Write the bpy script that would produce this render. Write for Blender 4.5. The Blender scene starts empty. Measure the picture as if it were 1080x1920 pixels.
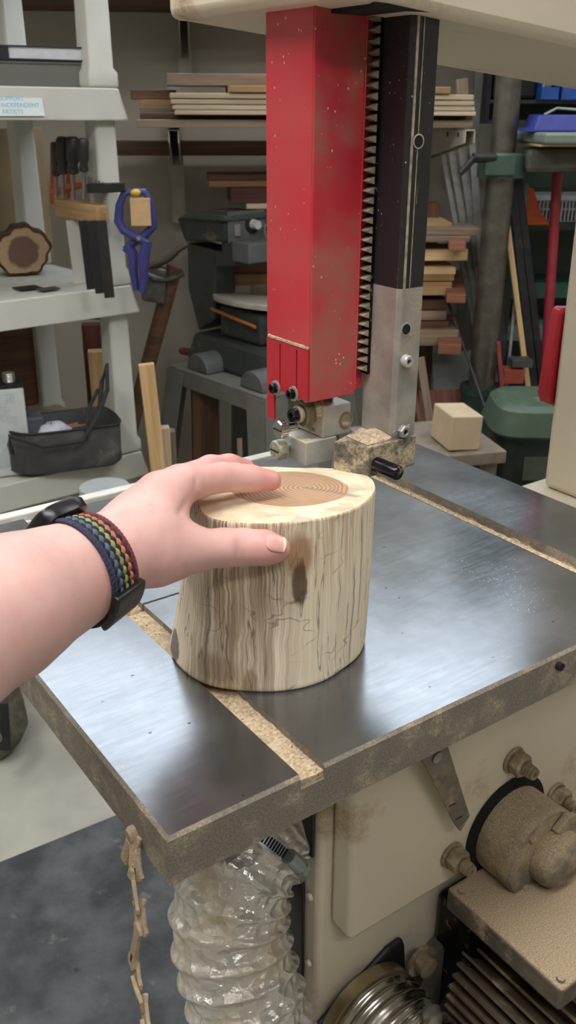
import bpy, bmesh, math, random
import numpy as np
from mathutils import Vector, Matrix, noise

random.seed(7)
SC = bpy.context.scene
COL = SC.collection

# ------------------------------------------------------------------ camera
CAM_H, TABLE_H = 1.325, 0.96
YAW = 0.6173024                     # heading of the saw table relative to the view
FPX = 1719.08
RIGHT = Vector((0.99999, 0.0017951, 0.0040950))
UP = Vector((-0.0044712, 0.4014745, 0.9158593))
FWD = Vector((0.0, 0.9158684, -0.4014785))
cam = bpy.data.cameras.new('camera')
cam.sensor_fit = 'VERTICAL'
cam.sensor_height = 24.0
cam.lens = 24.0 * FPX / 1920.0
cam.clip_start = 0.02
cam.dof.use_dof = True
cam.dof.focus_distance = 0.68
cam.dof.aperture_fstop = 13.0
camo = bpy.data.objects.new('camera', cam)
camo.matrix_world = Matrix(((RIGHT.x, UP.x, -FWD.x, 0.0), (RIGHT.y, UP.y, -FWD.y, 0.0), (RIGHT.z, UP.z, -FWD.z, CAM_H), (0, 0, 0, 1)))
COL.objects.link(camo)
SC.camera = camo

# ------------------------------------------------------------------ world, lights, exposure
w = bpy.data.worlds.new('world')
SC.world = w
w.use_nodes = True
w.node_tree.nodes['Background'].inputs[0].default_value = (0.75, 0.82, 0.95, 1)
w.node_tree.nodes['Background'].inputs[1].default_value = 0.05
SC.view_settings.view_transform = 'Standard'
SC.view_settings.look = 'None'
SC.view_settings.gamma = 1.0
SC.view_settings.use_curve_mapping = False
SC.view_settings.exposure = 0.3
CEIL_Z = 2.55
SC.cycles.max_bounces = 8

# name, x, y, size x, size y, yaw, emission strength, colour : the ceiling fixtures of the workshop, plus added reflection panels and fill lights
FIXTURES_AND_FILLS = [
    (-0.35, 0.10, 1.20, 0.28, 0.15, 18.0, (1.0, 0.98, 0.97)),
    (0.55, -0.75, 1.20, 0.28, 0.15, 11.0, (1.0, 0.98, 0.97)),
    (-0.72, 2.60, 1.30, 0.85, 0.0, 3.8, (0.80, 0.90, 1.0)),  # added glowing panel, stands in for the bright ceiling reflected in the table
    (0.74, 2.60, 1.40, 0.95, 0.0, 3.8, (0.80, 0.90, 1.0)),  # its right-hand partner, also added for the reflection in the steel
    (-1.15, 1.15, 0.28, 1.10, 0.1, 14.0, (1.0, 0.97, 0.94)),  # added fill light, lifts the background on the shelving side
    (0.95, 1.15, 1.10, 0.28, 0.1, 14.0, (1.0, 0.97, 0.94)),  # added fill light, lifts the background on the right
]


# ------------------------------------------------------------------ picture <-> place (used to measure real positions)
def ray(px, py):
    return RIGHT * ((px - 540) / FPX) + UP * (-(py - 960) / FPX) + FWD


OC = Vector((0, 0, CAM_H))


def pY(px, py, Y):
    d = ray(px, py)
    return OC + d * (Y / d.y)


def pZ(px, py, Z):
    d = ray(px, py)
    return OC + d * ((Z - CAM_H) / d.z)


def pD(px, py, D):
    return OC + ray(px, py) * D


def pPlane(px, py, P, n):
    d = ray(px, py)
    return OC + d * ((Vector(P) - OC).dot(Vector(n)) / d.dot(Vector(n)))


# ------------------------------------------------------------------ materials
def lin(c):
    def f(v):
        v /= 255.0
        return v / 12.92 if v <= 0.04045 else ((v + 0.055) / 1.055) ** 2.4
    return (f(c[0]), f(c[1]), f(c[2]), 1.0)


class NT:
    def __init__(s, name):
        s.m = bpy.data.materials.new(name)
        s.m.use_nodes = True
        s.t = s.m.node_tree
        s.b = s.t.nodes['Principled BSDF']
        s._o = None

    def n(s, typ, **kw):
        nd = s.t.nodes.new(typ)
        for k, v in kw.items():
            if k.startswith('i_'):
                key = k[2:]
                key = int(key) if key.isdigit() else key.replace('_', ' ')
                s.set(nd.inputs[key], v)
            else:
                setattr(nd, k, v)
        return nd

    def set(s, sock, v):
        if isinstance(v, bpy.types.NodeSocket):
            s.t.links.new(v, sock)
        else:
            sock.default_value = v

    def obj(s):
        if s._o is None:
            s._o = s.n('ShaderNodeTexCoord').outputs['Object']
        return s._o

    def rand(s):
        return s.n('ShaderNodeObjectInfo').outputs['Random']

    def geo(s, k):
        return s.n('ShaderNodeNewGeometry').outputs[k]

    def scale(s, v, sc, off=None):
        r = s.n('ShaderNodeVectorMath', operation='MULTIPLY', i_0=v, i_1=sc).outputs[0]
        if off is not None:
            r = s.n('ShaderNodeVectorMath', operation='ADD', i_0=r, i_1=off).outputs[0]
        return r

    def math(s, op, a, b=0.0, c=0.0):
        nd = s.n('ShaderNodeMath', operation=op, i_0=a, i_1=b)
        if op in ('MULTIPLY_ADD', 'SMOOTH_MIN', 'COMPARE'):
            s.set(nd.inputs[2], c)
        return nd.outputs[0]

    def noise(s, v, scale=5.0, detail=3.0, rough=0.55, dist=0.0):
        return s.n('ShaderNodeTexNoise', i_Vector=v, i_Scale=scale, i_Detail=detail, i_Roughness=rough, i_Distortion=dist).outputs['Fac']

    def ramp(s, v, lo, hi, a=0.0, b=1.0, smooth=True):
        nd = s.n('ShaderNodeMapRange', i_0=v, i_1=lo, i_2=hi, i_3=a, i_4=b)
        nd.interpolation_type = 'SMOOTHSTEP' if smooth else 'LINEAR'
        return nd.outputs[0]

    def mix(s, f, a, b):
        nd = s.n('ShaderNodeMix', data_type='RGBA')
        s.set(nd.inputs[0], f)
        s.set(nd.inputs[6], a)
        s.set(nd.inputs[7], b)
        return nd.outputs[2]

    def xyz(s, v):
        return s.n('ShaderNodeSeparateXYZ', i_0=v).outputs

    def comb(s, x, y, z):
        return s.n('ShaderNodeCombineXYZ', i_0=x, i_1=y, i_2=z).outputs[0]

    def bump(s, h, strength=0.3, dist=0.001):
        s.set(s.b.inputs['Normal'], s.n('ShaderNodeBump', i_Height=h, i_Strength=strength, i_Distance=dist).outputs[0])

    def out(s, col=None, rough=None, metal=None, **kw):
        if col is not None:
            s.set(s.b.inputs['Base Color'], col)
        if rough is not None:
            s.set(s.b.inputs['Roughness'], rough)
        if metal is not None:
            s.set(s.b.inputs['Metallic'], metal)
        for k, v in kw.items():
            s.set(s.b.inputs[k.replace('_', ' ')], v)
        return s.m


DUST = lin((176, 158, 130))
DUSTD = lin((150, 130, 104))


def m_plain(name, c, rough=0.5, metal=0.0, var=0.12, scale=30.0, bump=0.0, dust=0.0, dustc=None, dscale=18.0, up=0.0):
    """paint, plastic or metal with blotchy wear; dust = share covered with sawdust; up = sawdust lying on upward faces"""
    s = NT(name)
    base = lin(c)
    nz = s.noise(s.obj(), scale, 4)
    k = s.ramp(nz, 0.3, 0.7, 1.0 - var, 1.0 + var)
    col = s.n('ShaderNodeVectorMath', operation='SCALE', i_0=base[:3], i_Scale=k).outputs[0]
    r = rough
    if dust > 0 or up > 0:
        dn = s.noise(s.obj(), dscale, 6, 0.7)
        f = s.ramp(dn, 0.62 - dust * 0.5, 0.80 - dust * 0.5) if dust > 0 else 0.0
        if up > 0:
            nz2 = s.xyz(s.geo('Normal'))[2]
            u = s.math('MULTIPLY', s.ramp(nz2, 0.3, 0.9), s.ramp(dn, 0.75 - up * 0.6, 0.95 - up * 0.6))
            f = s.math('MAXIMUM', f, u)
        spk = s.noise(s.obj(), 900.0, 2)
        dc = s.mix(s.ramp(spk, 0.35, 0.65), lin(tuple(v * 0.82 for v in (dustc or (176, 158, 130)))), lin(tuple(min(255, v * 1.1) for v in (dustc or (176, 158, 130)))))
        col = s.mix(f, col, dc)
        s.set(s.b.inputs['Metallic'], s.math('MULTIPLY', s.math('SUBTRACT', 1.0, f), metal))
        r = s.math('MAXIMUM', s.math('MULTIPLY', f, 0.9), rough)
        s.out(col, r)
    else:
        s.out(col, r, metal)
    if bump > 0:
        s.bump(s.noise(s.obj(), scale * 8, 3), bump, 0.001)
    return s.m


def m_wood(name, c1, c2, freq=1.0, rough=0.65, dark=None):
    """board running along local x"""
    s = NT(name)
    off = s.comb(s.math('MULTIPLY', s.rand(), 37.0), s.math('MULTIPLY', s.rand(), 11.0), 3.0)
    v = s.scale(s.obj(), (2.0 * freq, 34.0 * freq, 34.0 * freq), off)
    n1 = s.noise(v, 1.0, 4, 0.6, 0.6)
    n2 = s.noise(s.scale(s.obj(), (5.0, 160.0, 160.0), off), 1.0, 2)
    f = s.math('ADD', s.math('MULTIPLY', n1, 0.75), s.math('MULTIPLY', n2, 0.25))
    col = s.mix(s.ramp(f, 0.36, 0.64), lin(c1), lin(c2))
    hv = s.n('ShaderNodeHueSaturation', i_Hue=0.5, i_Saturation=1.0, i_Value=s.ramp(s.rand(), 0, 1, 0.86, 1.12, False), i_Color=col).outputs[0]
    s.out(hv, rough)
    s.bump(n2, 0.15, 0.001)
    return s.m


# ------------------------------------------------------------------ mesh building
class MB:
    """collects solids into one mesh; everything added goes through the current matrix M"""

    def __init__(s, M=None):
        s.v, s.f, s.mi = [], [], []
        s.M = M or Matrix.Identity(4)
        s.mat = 0

    def add(s, verts, faces, M=None):
        T = s.M @ M if M is not None else s.M
        o = len(s.v)
        s.v += [T @ Vector(p) for p in verts]
        for f in faces:
            s.f.append([i + o for i in f])
            s.mi.append(s.mat)

    def box(s, x0, x1, y0, y1, z0, z1, M=None):
        v = [(x0, y0, z0), (x1, y0, z0), (x1, y1, z0), (x0, y1, z0), (x0, y0, z1), (x1, y0, z1), (x1, y1, z1), (x0, y1, z1)]
        s.add(v, [(0, 3, 2, 1), (4, 5, 6, 7), (0, 1, 5, 4), (1, 2, 6, 5), (2, 3, 7, 6), (3, 0, 4, 7)], M)

    def hexa(s, v):
        """bottom four then top four, each counter-clockwise from above"""
        s.add(v, [(0, 3, 2, 1), (4, 5, 6, 7), (0, 1, 5, 4), (1, 2, 6, 5), (2, 3, 7, 6), (3, 0, 4, 7)])

    def prism(s, poly, h0, h1, M=None):
        """polygon (x, y) extruded along z"""
        n = len(poly)
        v = [(p[0], p[1], h0) for p in poly] + [(p[0], p[1], h1) for p in poly]
        fs = [tuple(range(n - 1, -1, -1)), tuple(range(n, 2 * n))]
        fs += [(i, (i + 1) % n, n + (i + 1) % n, n + i) for i in range(n)]
        s.add(v, fs, M)

    def prism_xz(s, poly, y0, y1):
        n = len(poly)
        v = [(p[0], y0, p[1]) for p in poly] + [(p[0], y1, p[1]) for p in poly]
        fs = [tuple(range(n)), tuple(range(2 * n - 1, n - 1, -1))]
        fs += [((i + 1) % n, i, n + i, n + (i + 1) % n) for i in range(n)]
        s.add(v, fs)

    def rings(s, R, cap0=True, cap1=True):
        n = len(R[0])
        v = [p for r in R for p in r]
        fs = []
        for j in range(len(R) - 1):
            for i in range(n):
                k = (i + 1) % n
                fs.append((j * n + i, j * n + k, (j + 1) * n + k, (j + 1) * n + i))
        if cap0:
            fs.append(tuple(range(n - 1, -1, -1)))
        if cap1:
            o = (len(R) - 1) * n
            fs.append(tuple(range(o, o + n)))
        s.add(v, fs)

    def lathe(s, prof, p, d, seg=24, cap0=True, cap1=True):
        """prof: (radius, height) along axis d from p"""
        d = Vector(d).normalized()
        a = d.orthogonal().normalized()
        b = d.cross(a)
        p = Vector(p)
        R = []
        for r, h in prof:
            R.append([p + d * h + (a * math.cos(t) + b * math.sin(t)) * max(r, 1e-5) for t in [2 * math.pi * i / seg for i in range(seg)]])
        s.rings(R, cap0, cap1)

    def cyl(s, p0, p1, r0, r1=None, seg=20):
        p0, p1 = Vector(p0), Vector(p1)
        L = (p1 - p0).length
        s.lathe([(r0, 0), (r0 if r1 is None else r1, L)], p0, p1 - p0, seg)

    def tube(s, pts, r, seg=10, closed=False, flat=1.0, up=None):
        pts = [Vector(p) for p in pts]
        n = len(pts)
        rs = r if isinstance(r, (list, tuple)) else [r] * n
        T = []
        for i in range(n):
            a = pts[(i - 1) % n] if closed or i > 0 else pts[i]
            b = pts[(i + 1) % n] if closed or i < n - 1 else pts[i]
            T.append((b - a).normalized())
        a = Vector(up) if up is not None else T[0].orthogonal()
        a = (a - T[0] * a.dot(T[0])).normalized()
        R = []
        for i in range(n):
            a = (a - T[i] * a.dot(T[i])).normalized()
            b = T[i].cross(a)
            R.append([pts[i] + (a * math.cos(t) * flat + b * math.sin(t)) * rs[i] for t in [2 * math.pi * k / seg for k in range(seg)]])
        if closed:
            R.append(R[0])
            s.rings(R, False, False)
        else:
            s.rings(R)

    def sphere(s, c, r, seg=16, sq=(1, 1, 1), M=None):
        v, fs = [], []
        nl = seg // 2
        for j in range(nl + 1):
            ph = math.pi * j / nl
            for i in range(seg):
                t = 2 * math.pi * i / seg
                v.append((c[0] + r * sq[0] * math.sin(ph) * math.cos(t), c[1] + r * sq[1] * math.sin(ph) * math.sin(t), c[2] - r * sq[2] * math.cos(ph)))
        for j in range(nl):
            for i in range(seg):
                k = (i + 1) % seg
                fs.append((j * seg + i, j * seg + k, (j + 1) * seg + k, (j + 1) * seg + i))
        s.add(v, fs, M)

    def build(s, name, mats, parent=None, M=None, bevel=0.0, bseg=2, smooth=False, angle=35, weld=True):
        me = bpy.data.meshes.new(name)
        me.from_pydata([tuple(p) for p in s.v], [], s.f)
        mats = mats if isinstance(mats, (list, tuple)) else [mats]
        for m in mats:
            me.materials.append(m)
        for p, i in zip(me.polygons, s.mi):
            p.material_index = i
        bm = bmesh.new()
        bm.from_mesh(me)
        if weld:
            bmesh.ops.remove_doubles(bm, verts=bm.verts, dist=1e-6)
        bmesh.ops.recalc_face_normals(bm, faces=bm.faces)
        bm.to_mesh(me)
        bm.free()
        if smooth:
            me.shade_smooth()
            me.set_sharp_from_angle(angle=math.radians(angle))
        o = bpy.data.objects.new(name, me)
        COL.objects.link(o)
        if parent is not None:
            o.parent = parent
        if M is not None:
            o.matrix_local = M
        if bevel > 0:
            md = o.modifiers.new('bevel', 'BEVEL')
            md.width = bevel
            md.segments = bseg
            md.limit_method = 'ANGLE'
            md.angle_limit = math.radians(40)
            md.harden_normals = False
        return o


def tag(o, label=None, cat=None, group=None, kind=None):
    for k, v in (('label', label), ('category', cat), ('group', group), ('kind', kind)):
        if v:
            o[k] = v
    return o


def thing(name, label, cat, M=None, group=None):
    o = bpy.data.objects.new(name, None)
    o.empty_display_size = 0.05
    COL.objects.link(o)
    if M is not None:
        o.matrix_world = M
    return tag(o, label, cat, group)


def frame(p, rz=0.0):
    return Matrix.Translation(Vector(p)) @ Matrix.Rotation(rz, 4, 'Z')


def axes(p, x, z):
    """frame at p with local x along x and local z as near z as can be"""
    x = Vector(x).normalized()
    z = Vector(z)
    z = (z - x * z.dot(x)).normalized()
    y = z.cross(x)
    return Matrix(((x.x, y.x, z.x, p[0]), (x.y, y.y, z.y, p[1]), (x.z, y.z, z.z, p[2]), (0, 0, 0, 1)))


def circle(c, r, n=20, a0=0.0):
    return [(c[0] + r * math.cos(a0 + 2 * math.pi * i / n), c[1] + r * math.sin(a0 + 2 * math.pi * i / n)) for i in range(n)]


def px_box(x0, y0, x1, y1, Y, ang):
    """front face measured in the photo at depth Y (left end): returns frame at the bottom left front corner, width, height"""
    a = math.radians(ang)
    P = pY(x0, y0, Y)
    Pb = pY(x0, y1, Y)
    n = Vector((-math.sin(a), math.cos(a), 0))
    Q = pPlane(x1, y0, P, n)
    L = (Q - P).xy.length
    return frame((P.x, P.y, Pb.z), a), L, P.z - Pb.z


def board(name, label, cat, x0, y0, x1, y1, Y, depth, m, ang=7.0, group=None, bev=0.0015, xr=0.0):
    M, L, H = px_box(x0, y0, x1, y1, Y, ang)
    mb = MB()
    mb.box(0, L + xr, 0, depth, 0, H)
    o = mb.build(name, m, M=M, bevel=bev)
    return tag(o, label, cat, group)


def plank(name, label, cat, A, B, wdt, thk, m, face=(0, -1, 0), group=None, bev=0.0015):
    """a stick from A to B; the wide side looks towards face"""
    A, B = Vector(A), Vector(B)
    x = B - A
    M = axes(A, x, face)
    mb = MB()
    mb.box(0, x.length, -wdt / 2, wdt / 2, -thk / 2, thk / 2)
    return tag(mb.build(name, m, M=M, bevel=bev), label, cat, group)


def text_mb(txt, size, mb, M, ext=0.0002, align='LEFT'):
    cu = bpy.data.curves.new('t', 'FONT')
    cu.body = txt
    cu.size = size
    cu.align_x = align
    cu.extrude = ext
    o = bpy.data.objects.new('t', cu)
    COL.objects.link(o)
    dg = bpy.context.evaluated_depsgraph_get()
    me = o.evaluated_get(dg).to_mesh()
    mb.add([v.co[:] for v in me.vertices], [tuple(p.vertices) for p in me.polygons], M)
    o.to_mesh_clear()
    bpy.data.objects.remove(o)
    bpy.data.curves.remove(cu)

# ================================================================== THE ROOM
WANG = math.radians(6)
WALL_Y = 3.10
M_WALL = m_plain('wall_paint', (178, 172, 160), 0.8, var=0.05, scale=2.0)
M_CEIL = m_plain('ceiling_paint', (205, 200, 190), 0.9, var=0.04, scale=2.0)
M_FLOOR = m_plain('concrete', (172, 170, 160), 0.55, var=0.14, scale=5.0, bump=0.1)


def struct(name, mb, m, **k):
    return tag(mb.build(name, m, **k), kind='structure')


mb = MB(); mb.box(-2.2, 3.2, -2.6, 4.2, -0.1, 0.0); struct('floor', mb, M_FLOOR)
mb = MB(); mb.box(-2.2, 3.2, -2.6, 4.2, CEIL_Z, CEIL_Z + 0.1); struct('ceiling', mb, M_CEIL)
mb = MB(frame((0, WALL_Y, 0), WANG)); mb.box(-2.3, 3.0, 0, 0.1, 0, CEIL_Z); struct('wall_back', mb, M_WALL)
mb = MB(); mb.box(-2.2, -2.1, -2.6, 3.1, 0, CEIL_Z); struct('wall_left', mb, M_WALL)
mb = MB(); mb.box(2.3, 2.4, -2.6, 3.6, 0, CEIL_Z); struct('wall_right', mb, M_WALL)
mb = MB(); mb.box(-2.2, 2.4, -2.6, -2.5, 0, CEIL_Z); struct('wall_front', mb, M_WALL)

# ceiling light fixtures, with the added reflection panels and fill lights
M_FIXT = m_plain('fixture_white', (225, 225, 222), 0.4, var=0.02)
for i, (x, y, sx, sy, rz, st, c) in enumerate(FIXTURES_AND_FILLS):
    t = thing('ceiling_and_fill_light', ['long ceiling light over the front of the saw', 'long ceiling light nearest the room entrance', 'cool white panel added above the plastic shelving for the table reflection', 'cool white panel added above the lumber rack for the table reflection', 'added fill light between the camera and the plastic shelving', 'added fill light over the column of the saw'][i], 'light', frame((x, y, CEIL_Z), rz), 'workshop ceiling lights')
    mb = MB(); mb.box(-sx / 2 - 0.03, sx / 2 + 0.03, -sy / 2 - 0.03, sy / 2 + 0.03, -0.05, -0.001)
    mb.build('housing', M_FIXT, t, bevel=0.006)
    em = NT('lamp_fill_glow')
    em.out((0, 0, 0, 1), 0.5)
    em.set(em.b.inputs['Emission Color'], (*c, 1))
    em.set(em.b.inputs['Emission Strength'], st)
    mb = MB(); mb.box(-sx / 2, sx / 2, -sy / 2, sy / 2, -0.062, -0.0505)
    mb.build('diffuser', em.m, t)

# rubber mat on the floor in front of the saw
s = NT('rubber_mat')
a1 = s.noise(s.obj(), 7.0, 5, 0.65)
a2 = s.noise(s.scale(s.obj(), (120, 120, 120)), 1.0, 2)
col = s.mix(s.ramp(a1, 0.35, 0.72), lin((52, 55, 58)), lin((98, 101, 104)))
col = s.mix(s.math('MULTIPLY', s.ramp(s.noise(s.obj(), 17.0, 4, 0.7), 0.6, 0.75), 0.55), col, lin((150, 148, 140)))
col = s.mix(s.ramp(s.noise(s.obj(), 11.0, 3, 0.6), 0.66, 0.74), col, lin((28, 29, 31)))
s.out(col, 0.6)
s.bump(a2, 0.35, 0.002)
M_MAT = s.m
P, Q = pZ(0, 1622, 0.0), pZ(232, 1528, 0.0)
d = (Q - P).normalized()
M = axes(P - d * 0.3, d, (0, 0, 1))
mb = MB(); mb.box(0, 1.9, -1.5, 0, 0, 0.009)
tag(mb.build('floor_mat', M_MAT, M=M, bevel=0.003), 'dark grey rubber mat stained with dust on the concrete floor', 'mat')

# ================================================================== PLASTIC SHELVING (left)
SA = math.radians(40)
SF = frame((-0.405, 2.2, 0), SA)
SFi = SF.inverted()
M_RESIN = m_plain('shelf_resin', (192, 192, 184), 0.5, var=0.05, scale=8.0, dust=0.0, up=0.35, dustc=(150, 138, 120))
M_DARK = m_plain('dark_gap', (22, 20, 19), 0.9)
shelf = thing('shelving_unit', 'light grey plastic shelving unit with moulded posts and thick shelf lips', 'shelf', SF)
W, D = 0.92, 0.45
for zt in (0.12, 0.53, 0.945, 1.366, 1.81):
    mb = MB()
    # slotted deck: full strips and strips broken by slits
    ys = [-0.02, 0.09, 0.098, 0.17, 0.178, 0.25, 0.258, 0.33, 0.338, D + 0.02]
    for k in range(len(ys) - 1):
        if k % 2 == 0:
            mb.box(-W, 0.022, ys[k], ys[k + 1], zt - 0.012, zt)
        else:
            xx = -W
            off = 0.05 * (k % 3)
            mb.box(-W, -W + 0.06 + off, ys[k], ys[k + 1], zt - 0.012, zt)
            xx = -W + 0.06 + off
            while xx + 0.16 < -0.02:
                mb.box(xx + 0.11, xx + 0.16, ys[k], ys[k + 1], zt - 0.012, zt)
                xx += 0.16
            mb.box(xx, 0.022, ys[k], ys[k + 1], zt - 0.012, zt)
    st = mb.build('shelf_deck', M_RESIN, shelf)
    mb = MB()
    H = 0.060
    for (y0, y1, s0, s1) in ((-0.034, -0.02, 0.018, 0.034), (D + 0.034, D + 0.02, 0.018, 0.034)):
        mb.hexa([(-W, y0, zt - H), (s1, y0, zt - H), (s1 - 0.012, y1, zt - H), (-W, y1, zt - H), (-W, y0 + (y1 - y0) * 0.4, zt + 0.001), (s0, y0 + (y1 - y0) * 0.4, zt + 0.001), (s0, y1, zt + 0.001), (-W, y1, zt + 0.001)])
    mb.hexa([(0.022, -0.02, zt - H), (0.034, -0.034, zt - H), (0.034, D + 0.034, zt - H), (0.022, D + 0.02, zt - H), (0.012, -0.02, zt + 0.001), (0.02, -0.028, zt + 0.001), (0.02, D + 0.028, zt + 0.001), (0.012, D + 0.02, zt + 0.001)])
    mb.build('rim', M_RESIN, st, bevel=0.006, bseg=3, smooth=True)
lv = [0.0, 0.12, 0.53, 0.945, 1.366, 1.81]
for (px_, py_) in ((-0.010, 0.012), (-0.010, D - 0.03), (-W + 0.04, 0.012), (-W + 0.04, D - 0.03)):
    mb = MB()
    for k in range(5):
        z0, z1 = lv[k] + (0.001 if k else 0), lv[k + 1] - 0.012
        R = []
        for (z, hx, hy) in ((z0, 0.036, 0.036), (z0 + 0.03, 0.035, 0.035), (z0 + 0.04, 0.029, 0.029), (z1 - 0.03, 0.025, 0.026), (z1, 0.026, 0.027)):
            R.append([(px_ - hx, py_ - hy, z), (px_ + hx, py_ - hy, z), (px_ + hx, py_ + hy, z), (px_ - hx, py_ + hy, z)])
        mb.rings(R)
    post = mb.build('post', M_RESIN, shelf, bevel=0.006, bseg=2, smooth=True)
    if px_ == -0.010 and py_ == 0.012:
        mb = MB(); mb.box(px_ - 0.006, px_ + 0.006, py_ - 0.0262, py_ - 0.022, 0.80, 0.835)
        mb.build('post_slot', M_DARK, post)
# sticker on the lip of the upper shelf
mb = MB()
P = SFi @ pPlane(38, 188, SF @ Vector((0, -0.036, 0)), SF.to_3x3() @ Vector((0, -1, 0)))
Mst = Matrix(((1, 0, 0, P.x), (0, 0, -1, -0.0318), (0, 1, 0, 1.336), (0, 0, 0, 1))) @ Matrix.Rotation(math.radians(-13), 4, 'X')
mb.M = Mst
mb.box(-0.055, 0.050, -0.025, 0.018, -0.0008, 0.0008)
M_STK = m_plain('sticker_white', (206, 216, 218), 0.5, var=0.03)
st = mb.build('sticker', M_STK, shelf)
st['label'] = 'white sticker with pale blue capital letters'
mb = MB(Mst)
for k, tx in enumerate(('SUPPORT', 'INDEPENDENT', 'ARTISTS')):
    text_mb(tx, 0.0125, mb, Matrix.Translation((-0.042, 0.004 - 0.0125 * k, 0.001)))
mb.build('lettering', m_plain('sticker_blue', (126, 178, 208), 0.5, var=0.02), st)

# ---- on the upper shelf
Z4, Z3, Z2 = 1.3675, 0.9465, 0.5315
s = NT('clear_plastic')
s.out(lin((120, 122, 118)), 0.3, 0.0, Alpha=0.7)
M_CLEAR = s.m
M_BLACK = m_plain('black_plastic', (30, 30, 33), 0.45, var=0.1)
M_PAPER = m_plain('page_edges', (200, 204, 212), 0.8, var=0.05, scale=80)
M, L, H = px_box(-6, 112, 190, 158, 2.12, 24)
M.translation.z = Z4
org = thing('organizer_box', 'clear plastic organizer box of small parts lying under the black book', 'box', M)
mb = MB()
H = 0.044
mb.box(0, L, 0, 0.002, 0.002, H); mb.box(0, L, 0.16, 0.162, 0.002, H)
mb.box(0, 0.002, 0, 0.162, 0.002, H); mb.box(L - 0.002, L, 0, 0.162, 0.002, H); mb.box(0, L, 0, 0.162, 0, 0.002)
for k in (0.3, 0.55, 0.78):
    mb.box(L * k, L * k + 0.0015, 0.002, 0.16, 0.002, H - 0.008)
mb.build('tray', M_CLEAR, org)
mb = MB(); mb.box(-0.003, L + 0.003, -0.003, 0.165, H + 0.0005, H + 0.006); mb.build('lid', M_CLEAR, org, bevel=0.002)
mb = MB(); mb.box(0.004, L * 0.28, 0.004, 0.08, 0.003, H - 0.012); mb.build('black_insert', M_BLACK, org, bevel=0.004)
mb = MB()
for k in range(7):
    mb.sphere((L * (0.36 + 0.08 * k), 0.03 + 0.02 * (k % 3), 0.011), 0.008, 8)
mb.build('small_parts', m_plain('parts_grey', (150, 150, 140), 0.5, var=0.4), org)
mb = MB()
for k in range(3):
    mb.sphere((L * 0.66 + 0.012 * k, 0.02, 0.012), 0.0075, 8)
mb.build('red_parts', m_plain('parts_red', (176, 50, 60), 0.5), org)
Mb = M.copy() @ Matrix.Translation((-0.005, -0.006, H + 0.0065))
book = thing('book', 'thick black covered book lying flat on the clear organizer box', 'book', Mb)
LB = L + 0.022
mb = MB(); mb.box(0.03, LB - 0.006, 0.004, 0.2, 0.003, 0.0255); mb.build('pages', M_PAPER, book)
mb = MB(); mb.box(0, LB, 0, 0.21, 0, 0.003); mb.box(0, LB, 0, 0.21, 0.0255, 0.0285); mb.box(0, 0.03, 0, 0.21, 0.003, 0.0255)
mb.build('cover', m_plain('book_cover', (26, 28, 36), 0.4), book, bevel=0.001)

# ---- on the middle shelf
M_CARD = m_plain('brown_card', (158, 136, 106), 0.85, var=0.1, scale=6)
M, L, H = px_box(-70, 232, 78, 515, 2.52, 40)
M.translation.z = Z3
mb = MB(); mb.box(0, L, 0, 0.014, 0, 1.30 - Z3 - 0.02)
tag(mb.build('cardboard_sheet', M_CARD, M=M, bevel=0.002), 'tall tan cardboard sheet standing at the back of the middle shelf', 'cardboard')

# walnut log slice standing on edge
P = pZ(48, 517, Z3)
M_BARK = m_plain('bark', (74, 56, 42), 0.95, var=0.4, scale=60, bump=0.8)
s = NT('slice_face')
x, y, z = s.xyz(s.obj())
rr = s.math('SQRT', s.math('ADD', s.math('MULTIPLY', x, x), s.math('MULTIPLY', s.math('SUBTRACT', z, 0.058), s.math('SUBTRACT', z, 0.058))))
rr = s.math('ADD', rr, s.math('MULTIPLY', s.math('SUBTRACT', s.noise(s.obj(), 22, 2), 0.5), 0.03))
col = s.mix(s.ramp(rr, 0.034, 0.043), lin((104, 80, 66)), lin((172, 146, 112)))
rg = s.math('FRACT', s.math('MULTIPLY', rr, 240.0))
col = s.mix(s.math('MULTIPLY', s.ramp(rg, 0.2, 0.9), 0.25), col, lin((78, 58, 46)))
s.out(col, 0.7)
M_SLICE = s.m
sl = thing('log_slice', 'bark-edged round log slice with dark heartwood standing on the middle shelf', 'wood slice', frame(P, math.radians(20)))
R0, R1, F0 = [], [], []
for i in range(48):
    t = 2 * math.pi * i / 48
    r = 0.062 + 0.004 * math.sin(2 * t + 0.5) + 0.003 * math.sin(5 * t) + 0.0025 * math.sin(11 * t)
    if math.sin(t) < -0.75:
        r = min(r, 0.058 / -math.sin(t) * 0.985)
    R0.append((r, t))
def ringxz(rs, k, y):
    return [(r * k * math.cos(t) * 1.05, y, 0.058 + r * k * math.sin(t)) for r, t in rs]
mb = MB(); mb.rings([ringxz(R0, 0.88, 0.003), ringxz(R0, 0.9, 0.0), ringxz(R0, 1.0, 0.002), ringxz(R0, 1.0, 0.07), ringxz(R0, 0.9, 0.073)], True, True)
mb.build('bark', M_BARK, sl)
mb = MB(); mb.rings([ringxz(R0, 0.885, -0.004), ringxz(R0, 0.885, 0.0025)], True, True)
mb.build('cut_face', M_SLICE, sl, smooth=True)
# leaner sheet bits on the deck
for k, (x0, y0, x1, y1, lb, cc) in enumerate(((40, 546, 82, 541, 'small black card lying on the middle shelf near its front edge', (22, 22, 26)), (80, 548, 114, 543, 'thin dark grey card overlapping the black card on the middle shelf', (58, 60, 66)))):
    P, Q = pZ(x0, y0, Z3 + 0.001), pZ(x1, y1, Z3 + 0.001)
    mb = MB(); mb.box(0, (Q - P).length, 0, 0.05 - 0.02 * k, 0, 0.002)
    tag(mb.build('card', m_plain('card_%d' % k, cc, 0.35), M=axes(P + Vector((0, 0, 0.002 * k)), Q - P, (0, 0, 1))), lb, 'card')

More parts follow.
